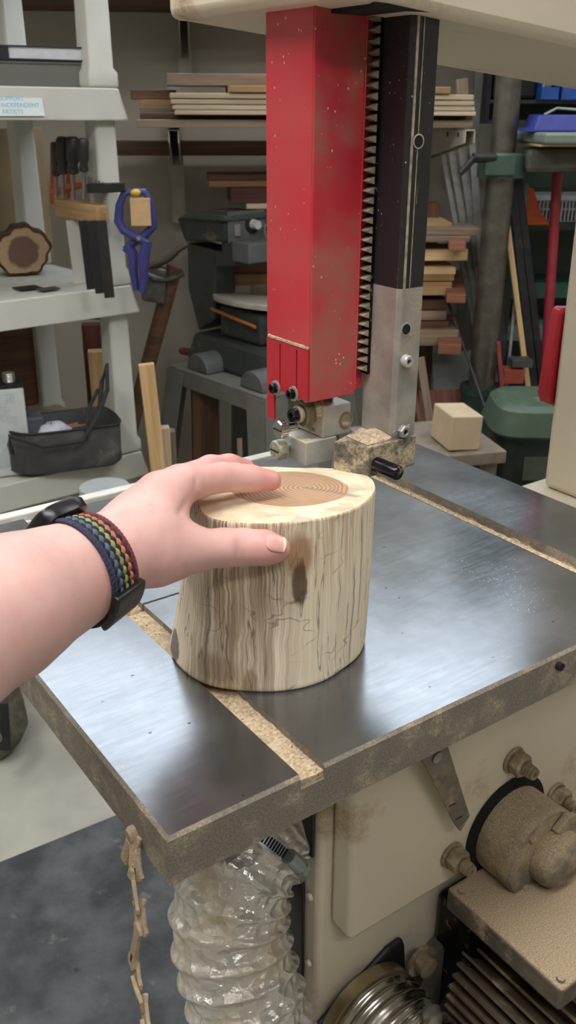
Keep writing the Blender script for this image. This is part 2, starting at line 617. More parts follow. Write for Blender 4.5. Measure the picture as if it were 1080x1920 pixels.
# tools held on the inside of the shelf's right end
def side(px, py, inset=0.02):
    n = SF.to_3x3() @ Vector((1, 0, 0))
    return pPlane(px, py, SF @ Vector((-0.035 - inset, 0, 0)), n)


M_ORANGE = m_plain('orange_plastic', (196, 88, 44), 0.45)
M_STEEL = m_plain('tool_steel', (150, 150, 150), 0.35, 0.9, var=0.2)
M_DSTEEL = m_plain('dark_steel', (64, 64, 68), 0.4, 0.8, var=0.2)
M_HANDLE = m_plain('screwdriver_black', (38, 36, 36), 0.4, var=0.2)
nin = SF.to_3x3() @ Vector((-1, 0, 0))
yb = SF.to_3x3() @ Vector((0, 1, 0))
P, Q = side(93, 356), side(134, 342)
P2 = side(93, 366)
rack = thing('screwdriver_rack', 'orange plastic tool rack fixed inside the end of the shelving', 'rack', axes(P, P - Q, (0, 0, 1)))
Mr = rack.matrix_world.inverted()
mb = MB(Mr)
C = (P + Q) / 2
mb.add([tuple(p) for p in (P2, Q + Vector((0, 0, P2.z - P.z)), Q, P, P2 - nin * 0.03, Q + Vector((0, 0, P2.z - P.z)) - nin * 0.03, Q - nin * 0.03, P - nin * 0.03)], [(0, 1, 2, 3), (7, 6, 5, 4), (0, 4, 5, 1), (1, 5, 6, 2), (2, 6, 7, 3), (3, 7, 4, 0)])
mb.build('shelf_bar', M_ORANGE, rack, bevel=0.002)
mb = MB(Mr)
T0, T1 = side(96, 470, 0.0), side(134, 300, 0.0)
for px in (98, 128):
    A, B = side(px, 382, -0.004), side(px, 268, -0.004)
    mb.tube([A, B], 0.005, 8)
mb.build('upright', M_ORANGE, rack)
sd = None
lbls = ['dark red-brown handled screwdriver at the left of the orange rack', 'black fluted screwdriver with a thick handle second in the orange rack', 'black screwdriver with a narrow waist in the middle of the orange rack', 'slim black screwdriver at the right of the orange rack']
for k, (px, yt, ym, ye, r) in enumerate(((104, 267, 330, 368, 0.011), (117, 257, 326, 372, 0.0145), (136, 257, 326, 374, 0.0145), (156, 260, 322, 372, 0.012))):
    A, B, E_ = side(px, yt, 0.035), side(px + 1, ym, 0.035), side(px + 2, ye, 0.035)
    t = thing('screwdriver', lbls[k], 'screwdriver', Matrix.Translation(E_), 'screwdrivers in the rack')
    iM = Matrix.Translation(-E_)
    L = (A - B).length
    mb = MB(iM); mb.lathe([(r * 0.6, 0), (r * 0.95, L * 0.05), (r * 0.72, L * 0.25), (r, L * 0.4), (r, L * 0.92), (r * 0.75, L)], B, A - B, 10)
    mb.build('handle', M_HANDLE if k else m_plain('screwdriver_brown', (62, 44, 38), 0.45), t, smooth=True)
    mb = MB(iM); mb.cyl(E_, B + (A - B) * 0.05, 0.0042, seg=8); mb.build('shaft', M_STEEL, t, smooth=True)
# drill bit case and wooden holder
A, B = side(162, 345, 0.03), side(200, 345, 0.03)
case = thing('drill_bit_case', 'open black case of drill bits beside the screwdrivers', 'case', axes(side(163, 366, 0.03), A - B, (0, 0, 1)))
iM = case.matrix_world.inverted()
mb = MB(iM)
p = [side(163, 362, 0.03), side(198, 362, 0.03)]
mb.add([tuple(q) for q in (p[0], p[1], p[1] - nin * 0.05, p[0] - nin * 0.05)] + [tuple(q + Vector((0, 0, 0.02))) for q in (p[0], p[1], p[1] - nin * 0.05, p[0] - nin * 0.05)], [(0, 1, 2, 3), (7, 6, 5, 4), (0, 4, 5, 1), (1, 5, 6, 2), (2, 6, 7, 3), (3, 7, 4, 0)])
mb.build('case_body', M_BLACK, case, bevel=0.002)
for k in range(5):
    q = side(166 + 7 * k, 357, 0.018)
    mb = MB(iM); mb.cyl(q, q + Vector((0, 0, 0.03 - 0.003 * k)), 0.004 - 0.0004 * k, seg=8)
    mb.build('drill_bit', M_STEEL, case, smooth=True)
M_WOOD_L = m_wood('pine', (212, 184, 140), (184, 150, 104))
M_WOOD_T = m_wood('tan_wood', (176, 142, 98), (142, 110, 74))
M_WOOD_W = m_wood('weathered_wood', (150, 132, 112), (112, 96, 80))
M_WOOD_B = m_wood('brown_wood', (110, 78, 54), (78, 54, 38))
M_WOOD_R = m_wood('red_wood', (112, 66, 54), (78, 44, 38))
M_WOOD_P = m_wood('pale_board', (205, 190, 164), (176, 158, 130))
mb = MB()
A, B = side(122, 372, 0.012), side(203, 385, 0.012)
zt, zb = A.z, side(122, 402, 0.012).z
Mh = axes((A.x, A.y, zb), (A - B) * -1, (0, 0, 1))
mb.box(0, (B - A).xy.length, -0.03, 0, 0, zt - zb)
tag(mb.build('wooden_tool_holder', M_WOOD_T, M=Mh, bevel=0.002), 'tan wooden block holder under the screwdrivers and drill bits', 'tool holder')
for k, (xa, xb, lb, mm, wd) in enumerate(((136, 150, 'flat pale grey strip standing on the middle shelf behind the post', M_RESIN, 0.03), (160, 172, 'black flat bar standing left in the trio by the shelf post', M_BLACK, 0.026), (174, 187, 'black flat bar standing in the middle of the trio by the shelf post', M_BLACK, 0.024), (192, 203, 'black flat bar standing right in the trio by the shelf post', M_HANDLE, 0.022))):
    Bt = side(xb, 522, 0.03 + 0.012 * k)
    Bt.z = Z3
    Tp = side(xa, 412, 0.03 + 0.012 * k)
    Tp = Vector((Bt.x - 0.006, Bt.y, Tp.z))
    plank('flat_bar', lb, 'bar', Bt + Vector((0, 0, 0.0)), Tp, wd, 0.005, mm, face=(0.3, -1, 0), group='flat bars on the middle shelf')

# blue clamp clipped on the shelf post with a wooden block in its jaws
M_BLUE = m_plain('clamp_blue', (58, 60, 122), 0.4, var=0.12, scale=40)
YC = 2.13
cl = thing('hand_clamp', 'blue and yellow hand clamp gripping a wood block at the shelf post', 'clamp', Matrix.Translation(pY(250, 545, YC)))
iM = cl.matrix_world.inverted()
def C_(px, py, dy=0.0):
    return pY(px, py, YC + dy)
def strap(mbx, pts, wdt, th):
    mbx.tube(pts, wdt, 8, flat=th, up=(0, -1, 0))
mb = MB(iM)
mb.tube([C_(246, 358), C_(232, 364), C_(224, 385), C_(222, 415), C_(232, 432), C_(258, 446), C_(276, 458)], [0.006, 0.008, 0.009, 0.0105, 0.010, 0.0095, 0.009], 10)
mb.build('jaw', M_BLUE, cl, smooth=True)
mb = MB(iM)
mb.tube([C_(250, 358, 0.01), C_(272, 360, 0.01), C_(281, 375, 0.01), C_(287, 405, 0.01), C_(288, 424, 0.01), C_(272, 440, 0.01), C_(240, 462, 0.01), C_(234, 472, 0.01)], [0.006, 0.008, 0.008, 0.0085, 0.0085, 0.009, 0.009, 0.006], 10)
mb.build('jaw', M_BLUE, cl, smooth=True)
for pts in ([(276, 452, 0.0), (270, 480, 0.0), (270, 520, 0), (266, 548, 0.0)], [(238, 458, 0.01), (248, 476, 0.01), (250, 510, 0.01), (256, 544, 0.01)]):
    mb = MB(iM); mb.tube([C_(*p) for p in pts], [0.012, 0.0125, 0.010, 0.008], 10); mb.build('handle', M_BLUE, cl, smooth=True)
mb = MB(iM); mb.cyl(C_(260, 447, -0.016), C_(260, 447, 0.022), 0.005, seg=12); mb.build('pivot', M_STEEL, cl)
mb = MB(iM); mb.sphere(C_(254, 361, -0.004), 0.0105, 12, (1.1, 0.9, 0.75)); mb.build('pad', m_plain('clamp_yellow', (206, 168, 62), 0.45), cl, smooth=True)
M, L, H = px_box(243, 372, 281, 424, YC - 0.012, 6)
mb = MB(); mb.box(0, L, 0, 0.034, 0, H)
tag(mb.build('wood_block', m_plain('clamped_wood', (190, 158, 118), 0.7, var=0.08), M=M, bevel=0.001), 'small tan wood block held in the jaws of the blue clamp', 'wood block')
# small bar clamp hanging below the middle shelf
P = pY(205, 603, 2.2)
t = thing('bar_clamp', 'dark metal clamp lying under the middle shelf by the post', 'clamp', Matrix.Translation(P))
mb = MB(); mb.box(-0.075, 0.012, 0.02, 0.04, 0.0, 0.008); mb.box(-0.075, 0.012, 0.02, 0.04, 0.020, 0.0235); mb.build('bar', M_DSTEEL, t, bevel=0.002)
mb = MB(); mb.box(-0.006, 0.014, 0.01, 0.05, -0.006, 0.0255); mb.build('jaw', m_plain('olive_metal', (84, 92, 74), 0.5), t, bevel=0.003)

# ---- on the lower shelf
# metal solvent can
P = pZ(30, 893, Z2)
a = math.radians(20)
can = thing('metal_can', 'rectangular metal solvent can with a printed label and screw cap', 'can', frame(P, a))
cw, cd, ch = 0.095, 0.065, pY(0, 728, P.y).z - Z2
s = NT('can_label')
x, y, z = s.xyz(s.obj())
ln = s.ramp(s.math('FRACT', s.math('MULTIPLY', z, 210.0)), 0.45, 0.55)
wd = s.ramp(s.noise(s.comb(s.math('MULTIPLY', x, 420.0), 0.0, s.math('FLOOR', s.math('MULTIPLY', z, 210.0))), 1.0, 2), 0.46, 0.54)
blk = s.ramp(s.noise(s.comb(s.math('MULTIPLY', x, 16.0), 2.0, s.math('MULTIPLY', z, 30.0)), 1.0, 1), 0.44, 0.5)
f = s.math('MULTIPLY', s.math('MULTIPLY', ln, wd), blk)
s.out(s.mix(s.math('MULTIPLY', f, 0.7), lin((198, 206, 208)), lin((116, 134, 146))), 0.4)
M_LABEL = s.m
M_CAN = m_plain('can_metal', (176, 176, 170), 0.35, 0.7, var=0.1)
mb = MB(); mb.box(-cw, 0.04, 0, cd, 0, ch); mb.build('body', m_plain('can_paint', (202, 208, 208), 0.35, var=0.04), can, bevel=0.007, bseg=3, smooth=True)
mb = MB(); mb.box(-cw + 0.008, 0.018, -0.0008, 0.004, 0.025, ch - 0.012); mb.build('label', M_LABEL, can)
mb = MB(); mb.box(0.0405, 0.041, 0.012, cd - 0.01, ch * 0.55, ch - 0.012); mb.box(-cw - 0.001, 0.041, -0.001, cd + 0.001, ch - 0.001, ch + 0.006); mb.build('top_rim', M_DSTEEL, can, bevel=0.002)
mb = MB()
for k in range(5):
    mb.lathe([(0.0135, 0), (0.0145, 0.002), (0.0135, 0.004)], (0.012, cd / 2, ch + 0.006 + 0.0042 * k), (0, 0, 1), 18)
mb.build('cap', M_CAN, can, smooth=True)
mb = MB(); mb.cyl((-0.03, cd / 2, ch + 0.006), (-0.03, cd / 2, ch + 0.03), 0.015); mb.build('spout', m_plain('can_spout', (120, 92, 88), 0.5), can, bevel=0.002)

# black fabric tool bag
P = pZ(120, 893, Z2)
bag = thing('tool_bag', 'open black fabric tool bag with looped handles and a tan lining', 'bag', frame(P, math.radians(24)))
M_FAB = m_plain('bag_fabric', (78, 78, 80), 0.95, var=0.25, scale=14, bump=0.5, dust=0.18, dustc=(120, 114, 106))
M_LIN = m_plain('bag_lining', (186, 140, 108), 0.9, var=0.15, scale=20)
M_STRAP = m_plain('bag_strap', (40, 40, 42), 0.8, var=0.2)
zt = pY(170, 815, P.y).z - Z2
def bagring(z, k, dx=0.0):
    pts = []
    for i in range(36):
        t = 2 * math.pi * i / 36
        cx, sy = math.cos(t), math.sin(t)
        e = 0.55
        x = math.copysign(abs(cx) ** e, cx) * (0.135 * k) + 0.02
        y = math.copysign(abs(sy) ** e, sy) * (0.078 * k) + 0.085
        pts.append((x + 0.004 * math.sin(3 * t + 9 * z * 10), y + 0.004 * math.sin(4 * t + z * 60), z + 0.004 * math.sin(2 * t)))
    return pts
mb = MB(); mb.rings([bagring(0.005, 0.93), bagring(0.012, 0.99), bagring(0.05, 1.02), bagring(zt * 0.75, 1.0), bagring(zt, 0.99), bagring(zt + 0.006, 0.97), bagring(zt - 0.002, 0.93), bagring(zt * 0.6, 0.9), bagring(0.02, 0.88)], True, True)
mb.build('body', M_FAB, bag, smooth=True, angle=60)
mb = MB(); mb.rings([bagring(zt - 0.004, 0.945), bagring(zt * 0.62, 0.90)], False, False); mb.build('lining', M_LIN, bag, smooth=True)
mb = MB(); mb.tube(bagring(zt + 0.004, 0.995), 0.0028, 6, closed=True); mb.build('zipper', M_STRAP, bag)
def arc(x0, x1, y, h, lean, n=14):
    return [(x0 + (x1 - x0) * i / n, y + lean * math.sin(math.pi * i / n), zt - 0.01 + h * math.sin(math.pi * i / n) ** 0.8) for i in range(n + 1)]
mb = MB(); mb.tube([(-0.11, 0.0, zt - 0.03), (-0.115, -0.01, zt + 0.015), (-0.04, -0.012, zt - 0.02), (0.05, -0.012, zt - 0.018), (0.09, 0.0, zt + 0.03), (0.125, 0.03, zt + 0.085), (0.133, 0.05, zt + 0.14), (0.118, 0.05, zt + 0.10), (0.10, 0.02, zt + 0.04)], 0.0055, 8); mb.build('handle', M_STRAP, bag, smooth=True)
mb = MB(); mb.tube([(-0.10, 0.10, zt - 0.02), (-0.085, 0.11, zt + 0.05), (-0.06, 0.11, zt + 0.07), (-0.055, 0.11, zt + 0.01)], 0.0045, 8); mb.build('strap', M_STRAP, bag, smooth=True)
mb = MB(); mb.tube([(0.06, 0.0, zt - 0.02), (0.075, 0.03, zt + 0.04), (0.11, 0.06, zt + 0.08)], 0.0045, 8); mb.build('strap', M_STRAP, bag, smooth=True)
tag_cloth = MB()
R = []
for z, k in ((zt * 0.62, 1.0), (zt * 0.85, 0.9), (zt * 1.0, 0.6), (zt * 1.04, 0.2)):
    R.append([(0.0 + 0.045 * k * math.cos(t) + 0.006 * math.sin(3 * t), 0.07 + 0.035 * k * math.sin(t), z + 0.006 * math.sin(5 * t + z * 90)) for t in [2 * math.pi * i / 20 for i in range(20)]])
tag_cloth.rings(R)
o = tag_cloth.build('rag', m_plain('rag_white', (186, 190, 200), 0.9, var=0.15, scale=30), M=bag.matrix_world.copy(), smooth=True, angle=80)
tag(o, 'crumpled pale rag lying in the open tool bag', 'rag')
mb = MB(bag.matrix_world.copy()); mb.box(-0.09, -0.02, 0.085, 0.14, zt * 0.6, zt + 0.02)
o = mb.build('grey_case', m_plain('grey_case', (92, 96, 108), 0.5), bevel=0.004); tag(o, 'small blue-grey case standing in the tool bag behind the rag', 'case')

# tray and wood behind the bag on the lower shelf
M, L, H = px_box(60, 735, 135, 765, 2.36, 40); M.translation.z = Z2
mb = MB(); mb.box(-0.1, L, 0, 0.2, 0, 0.03); tag(mb.build('shallow_tray', m_plain('tray_beige', (150, 140, 120), 0.6), M=M, bevel=0.006), 'shallow beige tray on the lower shelf behind the tool bag', 'tray')
M, L, H = px_box(-60, 640, 88, 720, 2.36, 40); M.translation.z = Z2 + 0.031
mb = MB(); mb.box(-0.1, L + 0.03, 0.02, 0.05, 0, 0.27); tag(mb.build('dark_panel', M_WOOD_B, M=M, bevel=0.002), 'dark brown panel standing on the tray at the back of the lower shelf', 'board')
for (x0, y0, x1, y1, Y, dp, mm, lb) in ((152, 610, 188, 700, 2.56, 0.04, M_WOOD_R, 'reddish brown board standing behind the tan panel at the shelf end'),
                                       (164, 660, 228, 860, 2.5, 0.035, M_WOOD_L, 'wide pale tan panel standing on edge at the shelf end')):
    M, L, H = px_box(x0, y0, x1, y1, Y, 10)
    mb = MB(); h = pY(x0, y0, Y).z
    M.translation.z = 0
    mb.box(0, h, 0, dp, 0, L)
    M2 = M @ Matrix(((0, 0, 1, 0), (0, 1, 0, 0), (1, 0, 0, 0), (0, 0, 0, 1)))
    tag(mb.build('upright_board', mm, M=M2, bevel=0.002), lb, 'board')

# boards leaning just right of the shelving
def stand(name, lb, xt, yt, xb, yb_, Y, wpx, thk, mm, cat='board', zb=None, ang=0, group=None, face=(0.25, -1, 0)):
    """upright stick whose top is seen at (xt, yt); its foot is on the floor below (xb, yb_)"""
    T = pY(xt, yt, Y)
    Bp = pY(xb, yb_, Y)
    k = (T.z - 0.0) / (T.z - Bp.z)
    F = T + (Bp - T) * k
    F.z = 0.0
    return plank(name, lb, cat, F, T, wpx * Y * 1.09 / FPX, thk, mm, face, group)


stand('pale_plank', 'tall pale plank leaning upright against the end of the shelving', 274, 682, 296, 875, 2.12, 27, 0.02, M_WOOD_L)
stand('short_stick', 'short greenish pale board beside the tall pale plank, left of its pair', 309, 800, 313, 870, 2.16, 16, 0.03, M_WOOD_P, group='short boards by the shelving')
stand('short_stick', 'short greenish pale board beside the tall pale plank, right of its pair', 322, 806, 325, 870, 2.18, 11, 0.03, M_WOOD_W, group='short boards by the shelving')

# long handled tool with forked head
YH = 2.42
t = thing('pole_tool', 'long brown wooden handle topped by a forked grey steel head', 'tool', Matrix.Translation(Vector((pY(262, 720, YH).x, YH, 0))))
iM = t.matrix_world.inverted()
T, Bp = pY(322, 520, YH), pY(276, 690, YH)
F = T + (Bp - T) * (T.z / (T.z - Bp.z))
mb = MB(iM); mb.tube([F, T + (T - Bp) * 0.12], [0.019, 0.021], 12, up=(0, -1, 0)); mb.build('handle', M_WOOD_B, t, smooth=True)
M_HEAD = m_plain('worn_head', (104, 104, 102), 0.4, 0.7, var=0.25)
def H_(px, py, dy=0):
    return pY(px, py, YH - 0.03 + dy)
mb = MB(iM); mb.tube([H_(280, 500), H_(296, 494), H_(318, 484), H_(334, 468), H_(352, 458)], [0.010, 0.016, 0.015, 0.014, 0.010], 10, flat=0.6, up=(0, 0, 1)); mb.build('upper_prong', m_plain('head_brown', (78, 68, 60), 0.5, 0.3, var=0.2), t, smooth=True)
mb = MB(iM); mb.tube([H_(276, 512), H_(290, 520), H_(312, 524), H_(332, 518), H_(344, 512)], [0.012, 0.02, 0.012, 0.011, 0.012], 10, flat=0.7, up=(0, 0, 1)); mb.build('lower_prong', M_HEAD, t, smooth=True)
mb = MB(iM); mb.prism([(-0.03, -0.05), (0.03, -0.06), (0.04, 0.03), (-0.03, 0.05)], -0.012, 0.012, M=axes(H_(286, 526, 0.01), (1, 0, 0), (0, -1, 0))); mb.build('socket', M_HEAD, t, bevel=0.006)

# ================================================================== LUMBER ON THE BACK WALL
M_BRKT = m_plain('bracket_paint', (176, 170, 156), 0.5, var=0.08)
def bracket(lb, px, py, Y, L, rise=0.11):
    L += 0.07
    """sloped arm reaching out from the wall; (px, py) is the top of its front end"""
    P = pY(px, py, Y)
    t = thing('shelf_bracket', lb, 'bracket', frame((P.x, P.y, P.z), WANG), 'lumber rack brackets')
    mb = MB()
    for s_ in (-0.012, 0.012):
        M = Matrix.Translation((s_, 0, 0)) @ Matrix(((0, 0, 1, 0), (1, 0, 0, 0), (0, 1, 0, 0), (0, 0, 0, 1)))
        mb.prism([(0, -0.032), (L, -rise), (L, 0), (0, 0)], -0.0015, 0.0015, M)
    mb.box(-0.0135, 0.0135, 0, L, -0.003, -0.0005)
    mb.build('arm', M_BRKT, t)
    mb = MB(); mb.box(-0.02, 0.02, L, L + 0.012, -0.28, 0.12); mb.build('wall_strip', M_BRKT, t)
    mb = MB()
    for k in (0.1, 0.28):
        mb.cyl((-0.0152, L * k, -0.014), (-0.0137, L * k, -0.014), 0.006, seg=12)
    mb.build('screw_hole', M_DARK, t)
    return t


bracket('pale steel bracket under the left end of the upper lumber stack', 325, 243, 2.50, 0.44)
bracket('pale steel bracket under the right end of the upper lumber stack', 882, 243, 2.52, 0.52)
bracket('pale steel bracket high on the wall above the lumber, top of the picture', 343, -6, 2.62, 0.36, 0.12)

# heavy shelf of lumber above the picture, on the high bracket
P = pY(343, -7, 2.62)
Mu = frame((P.x - 0.9, P.y - 0.02, P.z + 0.001), WANG)
for k, (x0, x1, y0, y1, z0, z1, lb) in enumerate(((0, 2.9, 0.0, 0.44, 0, 0.022, 'wide brown board resting on the high brackets above the picture'), (0.1, 2.6, 0.01, 0.2, 0.0225, 0.06, 'front board of the pair lying on the high shelf board'), (0.05, 2.7, 0.22, 0.43, 0.0225, 0.07, 'rear board of the pair lying on the high shelf board'))):
    mb = MB(); mb.box(x0, x1, y0, y1, z0, z1)
    tag(mb.build('shelf_board', M_WOOD_B, M=Mu, bevel=0.002), lb, 'board')
GB = 'boards stacked on the upper lumber rack'
MM = {'w': M_WOOD_W, 'p': M_WOOD_P, 't': M_WOOD_T, 'b': M_WOOD_B, 'r': M_WOOD_R, 'l': M_WOOD_L}
for (x0, y0, x1, y1, Y, dp, m, lb) in (
    (255, 224, 888, 239, 2.47, 0.30, 'w', 'long grey-brown board at the bottom of the upper stack, resting on the brackets'),
    (262, 212, 886, 223, 2.53, 0.22, 'b', 'dark board second from the bottom of the upper stack'),
    (327, 207, 893, 215, 2.46, 0.26, 'p', 'long pale thin board, lowest of the four pale boards'),
    (323, 197, 891, 205, 2.46, 0.27, 'p', 'long pale thin board, second lowest of the four pale boards'),
    (320, 186, 890, 195, 2.46, 0.27, 'p', 'long pale thin board, second highest of the four pale boards'),
    (318, 174, 889, 184, 2.46, 0.28, 'p', 'long pale thin board on top of the four pale boards'),
    (430, 160, 846, 173, 2.47, 0.16, 't', 'tan offcut board on the pale boards with its end beside the red guard'),
    (312, 137, 560, 160, 2.52, 0.14, 'w', 'thick weathered grey board lying on top of the upper stack'),
    (244, 168, 330, 186, 2.60, 0.10, 'b', 'dark board end poking out left behind the pale boards'),
    (262, 187, 330, 199, 2.60, 0.08, 't', 'short tan offcut tucked left behind the pale boards'),
    (262, 200, 330, 210, 2.58, 0.08, 'w', 'small weathered offcut tucked low behind the pale boards'),
):
    board('lumber_board', lb, 'board', x0, y0, x1, y1, Y, dp, MM[m], group=GB)
# wooden ledger on the wall under the rack
M, L, H = px_box(236, 264, 640, 292, 2.90, 6)
mb = MB(); mb.box(-0.05, L, 0, 0.035, 0, H)
tag(mb.build('wooden_ledger', M_WOOD_B, M=M), 'long dark brown wall ledger board under the upper lumber rack', 'board')
plank('upright_offcut', 'small grey offcut standing upright on the pale boards by the black post', 'board', pY(868, 188, 2.62), pY(866, 148, 2.62), 0.028, 0.02, M_WOOD_W)

GL = 'boards stacked above the scroll saw'
for (x0, y0, x1, y1, Y, dp, m, lb) in (
    (390, 327, 560, 340, 2.74, 0.12, 'b', 'dark brown board on top of the short stack above the scroll saw'),
    (392, 340, 560, 351, 2.72, 0.15, 't', 'yellowish tan board second from the top of the stack above the scroll saw'),
    (432, 352, 560, 381, 2.72, 0.15, 'r', 'thick dark red board in the middle of the stack above the scroll saw'),
    (462, 382, 560, 392, 2.72, 0.16, 'p', 'pinkish pale board under the thick red board above the scroll saw'),
    (470, 393, 560, 402, 2.74, 0.14, 't', 'tan board fifth from the top above the scroll saw'),
    (468, 403, 560, 420, 2.73, 0.14, 'w', 'grey-brown board at the bottom of the stack above the scroll saw'),
    (395, 498, 560, 514, 2.80, 0.12, 'b', 'dark brown board behind the scroll saw arm'),
    (400, 515, 560, 536, 2.79, 0.14, 't', 'tan board lying behind the oval table of the scroll saw'),
):
    board('lumber_board', lb, 'board', x0, y0, x1, y1, Y, dp, MM[m], group=GL)
bracket('pale steel bracket holding the short stack above the scroll saw', 505, 422, 2.70, 0.30)

GR = 'boards stacked right of the black post'
M_WOOD_O = m_wood('orange_end', (176, 104, 70), (140, 78, 52))
for (x0, y0, x1, y1, Y, dp, m, lb) in (
    (690, 418, 848, 427, 2.62, 0.14, M_WOOD_L, 'pale yellow board on top of the right lumber stack'),
    (690, 430, 906, 442, 2.55, 0.14, M_WOOD_W, 'long grey-brown board reaching furthest right near the stack top'),
    (690, 443, 882, 455, 2.55, 0.14, M_WOOD_W, 'grey-brown board just under the longest board of the right stack'),
    (690, 468, 878, 490, 2.58, 0.12, M_WOOD_L, 'thick pale board with an orange end in the right lumber stack'),
    (690, 502, 855, 516, 2.58, 0.13, M_WOOD_L, 'pale live-edge board, upper one of two in the right stack'),
    (690, 517, 852, 528, 2.58, 0.13, M_WOOD_T, 'pale live-edge board, lower one of two in the right stack'),
    (690, 530, 848, 555, 2.58, 0.13, M_WOOD_T, 'thick tan board in the middle of the right lumber stack'),
    (690, 563, 838, 582, 2.60, 0.13, M_WOOD_B, 'brown board under the thick tan board in the right stack'),
    (690, 584, 838, 602, 2.60, 0.13, M_WOOD_W, 'grey board third from the bottom of the right lumber stack'),
    (690, 604, 842, 618, 2.60, 0.13, M_WOOD_B, 'dark brown board second from the bottom of the right stack'),
    (690, 621, 860, 650, 2.57, 0.13, M_WOOD_W, 'thick dark grey board at the bottom of the right lumber stack'),
):
    board('lumber_board', lb, 'board', x0, y0, x1, y1, Y, dp, m, ang=4, group=GR)
M_ORG = m_wood('orange_arm', (150, 98, 74), (122, 76, 56))
for k, (x0, y0, x1, y1, lb) in enumerate(((842, 455, 874, 470, 'orange-brown wooden cleat under the longest boards of the right stack'), (838, 552, 874, 568, 'orange-brown wooden cleat at the middle of the right stack'), (822, 645, 866, 664, 'orange-brown wooden cleat under the lowest board of the right stack'))):
    board('wooden_cleat', lb, 'cleat', x0, y0, x1, y1, 2.50, 0.42, M_ORG, ang=-8)
plank('rack_upright', 'dark wooden upright of the lumber rack behind the right stack', 'post', pY(800, 700, 2.78) * 1 + Vector((0, 0, -pY(800, 700, 2.78).z)), pY(806, 380, 2.78), 0.05, 0.04, M_WOOD_B)
plank('leaning_rod', 'thin black rod leaning diagonally below the right lumber stack', 'rod', Vector((pY(905, 760, 2.5).x, 2.45, pY(905, 760, 2.5).z)), pY(838, 560, 2.66), 0.007, 0.007, M_BLACK)

# metal strips and panels leaning on the wall
M_ALU = m_plain('grey_strip', (146, 146, 142), 0.4, 0.6, var=0.15)
M_GREY = m_plain('grey_panel', (134, 138, 134), 0.7, var=0.08)
for (xt, yt, xb, yb_, Y, wp, lb) in ((826, 262, 864, 470, 2.88, 9, 'grey metal strip leaning on the wall, nearest the black post'),
                                    (842, 258, 878, 470, 2.86, 12, 'wide grey metal strip leaning on the wall, second from the black post'),
                                    (862, 255, 892, 470, 2.84, 13, 'wide grey metal strip leaning on the wall, third from the black post'),
                                    (884, 250, 900, 470, 2.82, 12, 'grey metal strip leaning on the wall, nearest the drill press')):
    T = pY(xt, yt, Y); B_ = pY(xb, yb_, Y - 0.06)
    F = T + (B_ - T) * (T.z / (T.z - B_.z))
    plank('metal_strip', lb, 'metal strip', F, T, wp * Y * 1.09 / FPX, 0.006, M_ALU, (0, -1, 0), 'metal strips on the wall')
T = pY(904, 90, 2.92); F = pY(910, 300, 2.92); F = Vector((T.x, T.y, 0))
plank('steel_channel', 'tall steel channel post standing against the wall left of the tool cabinet', 'post', F, T + Vector((0, 0, 0.5)), 0.03, 0.025, M_ALU)
for (xt, yt, xb, yb_, Y, wp, mm, lb, th) in (
    (788, 670, 812, 835, 2.40, 14, M_WOOD_W, 'pale grey-brown slat leaning beside the guide post, left one', 0.012),
    (776, 740, 800, 835, 2.36, 10, M_WOOD_B, 'brown slat leaning beside the guide post, behind the grey one', 0.012),
    (848, 660, 850, 800, 2.72, 70, M_GREY, 'wide grey panel standing below the right lumber stack', 0.012),
    (836, 730, 840, 800, 2.6, 100, M_WOOD_R, 'low dark red-brown panel standing behind the pale wood block', 0.015)):
    T = pY(xt, yt, Y); B_ = pY(xb, yb_, Y - 0.04)
    F = T + (B_ - T) * (T.z / (T.z - B_.z))
    plank('leaning_board', lb, 'board', F, T, wp * Y * 1.09 / FPX, th, mm, (0.1, -1, 0))

# ================================================================== SCROLL SAW ON ITS STAND
M_STAND = m_plain('stand_grey', (118, 118, 112), 0.55, var=0.1, up=0.3, dustc=(140, 130, 116))
M_SAWB = m_plain('scrollsaw_body', (58, 62, 60), 0.5, var=0.12, dust=0.1, up=0.3, dustc=(128, 120, 106))
M_SAWG = m_plain('scrollsaw_grey', (98, 102, 102), 0.5, var=0.1, up=0.2)
Ms, SL, _ = px_box(318, 690, 497, 735, 2.66, -49)
zst = pY(330, 684, 2.66).z
Ms = frame((Ms.translation.x, Ms.translation.y, 0), math.radians(-49))
stand_o = thing('tool_stand', 'grey pressed steel tool stand with splayed legs under the scroll saw', 'stand', Ms)
DW = 0.31
mb = MB(); ap = 0.052
mb.box(0, SL, 0, DW, zst - 0.004, zst)
mb.box(0, SL, -0.002, 0.002, zst - ap, zst); mb.box(0, SL, DW - 0.002, DW + 0.002, zst - ap, zst)
mb.box(-0.002, 0.002, 0, DW, zst - ap, zst); mb.box(SL - 0.002, SL + 0.002, 0, DW, zst - ap, zst)
mb.build('top', M_STAND, stand_o, bevel=0.003)
for (cx, cy, sx, sy) in ((0.0, 0.0, 1, 1), (SL, 0.0, -1, 1), (0.0, DW, 1, -1), (SL, DW, -1, -1)):
    mb = MB()
    def leg(u0, u1, v0, v1):
        lo = 0.10
        def P_(u, v, z):
            k = (zst - 0.01 - z) / zst
            return (cx + sx * (u - lo * k), cy + sy * (v - 0.06 * k), z)
        z0, z1 = 0.0, zst - 0.01
        vs = [P_(u0, v0, z0), P_(u1, v0, z0), P_(u1, v1, z0), P_(u0, v1, z0), P_(u0, v0, z1), P_(u1, v0, z1), P_(u1, v1, z1), P_(u0, v1, z1)]
        mb.hexa(vs)
    leg(-0.004, 0.075, -0.005, -0.001)
    leg(-0.005, -0.001, -0.005, 0.075)
    mb.build('leg', M_STAND, stand_o)
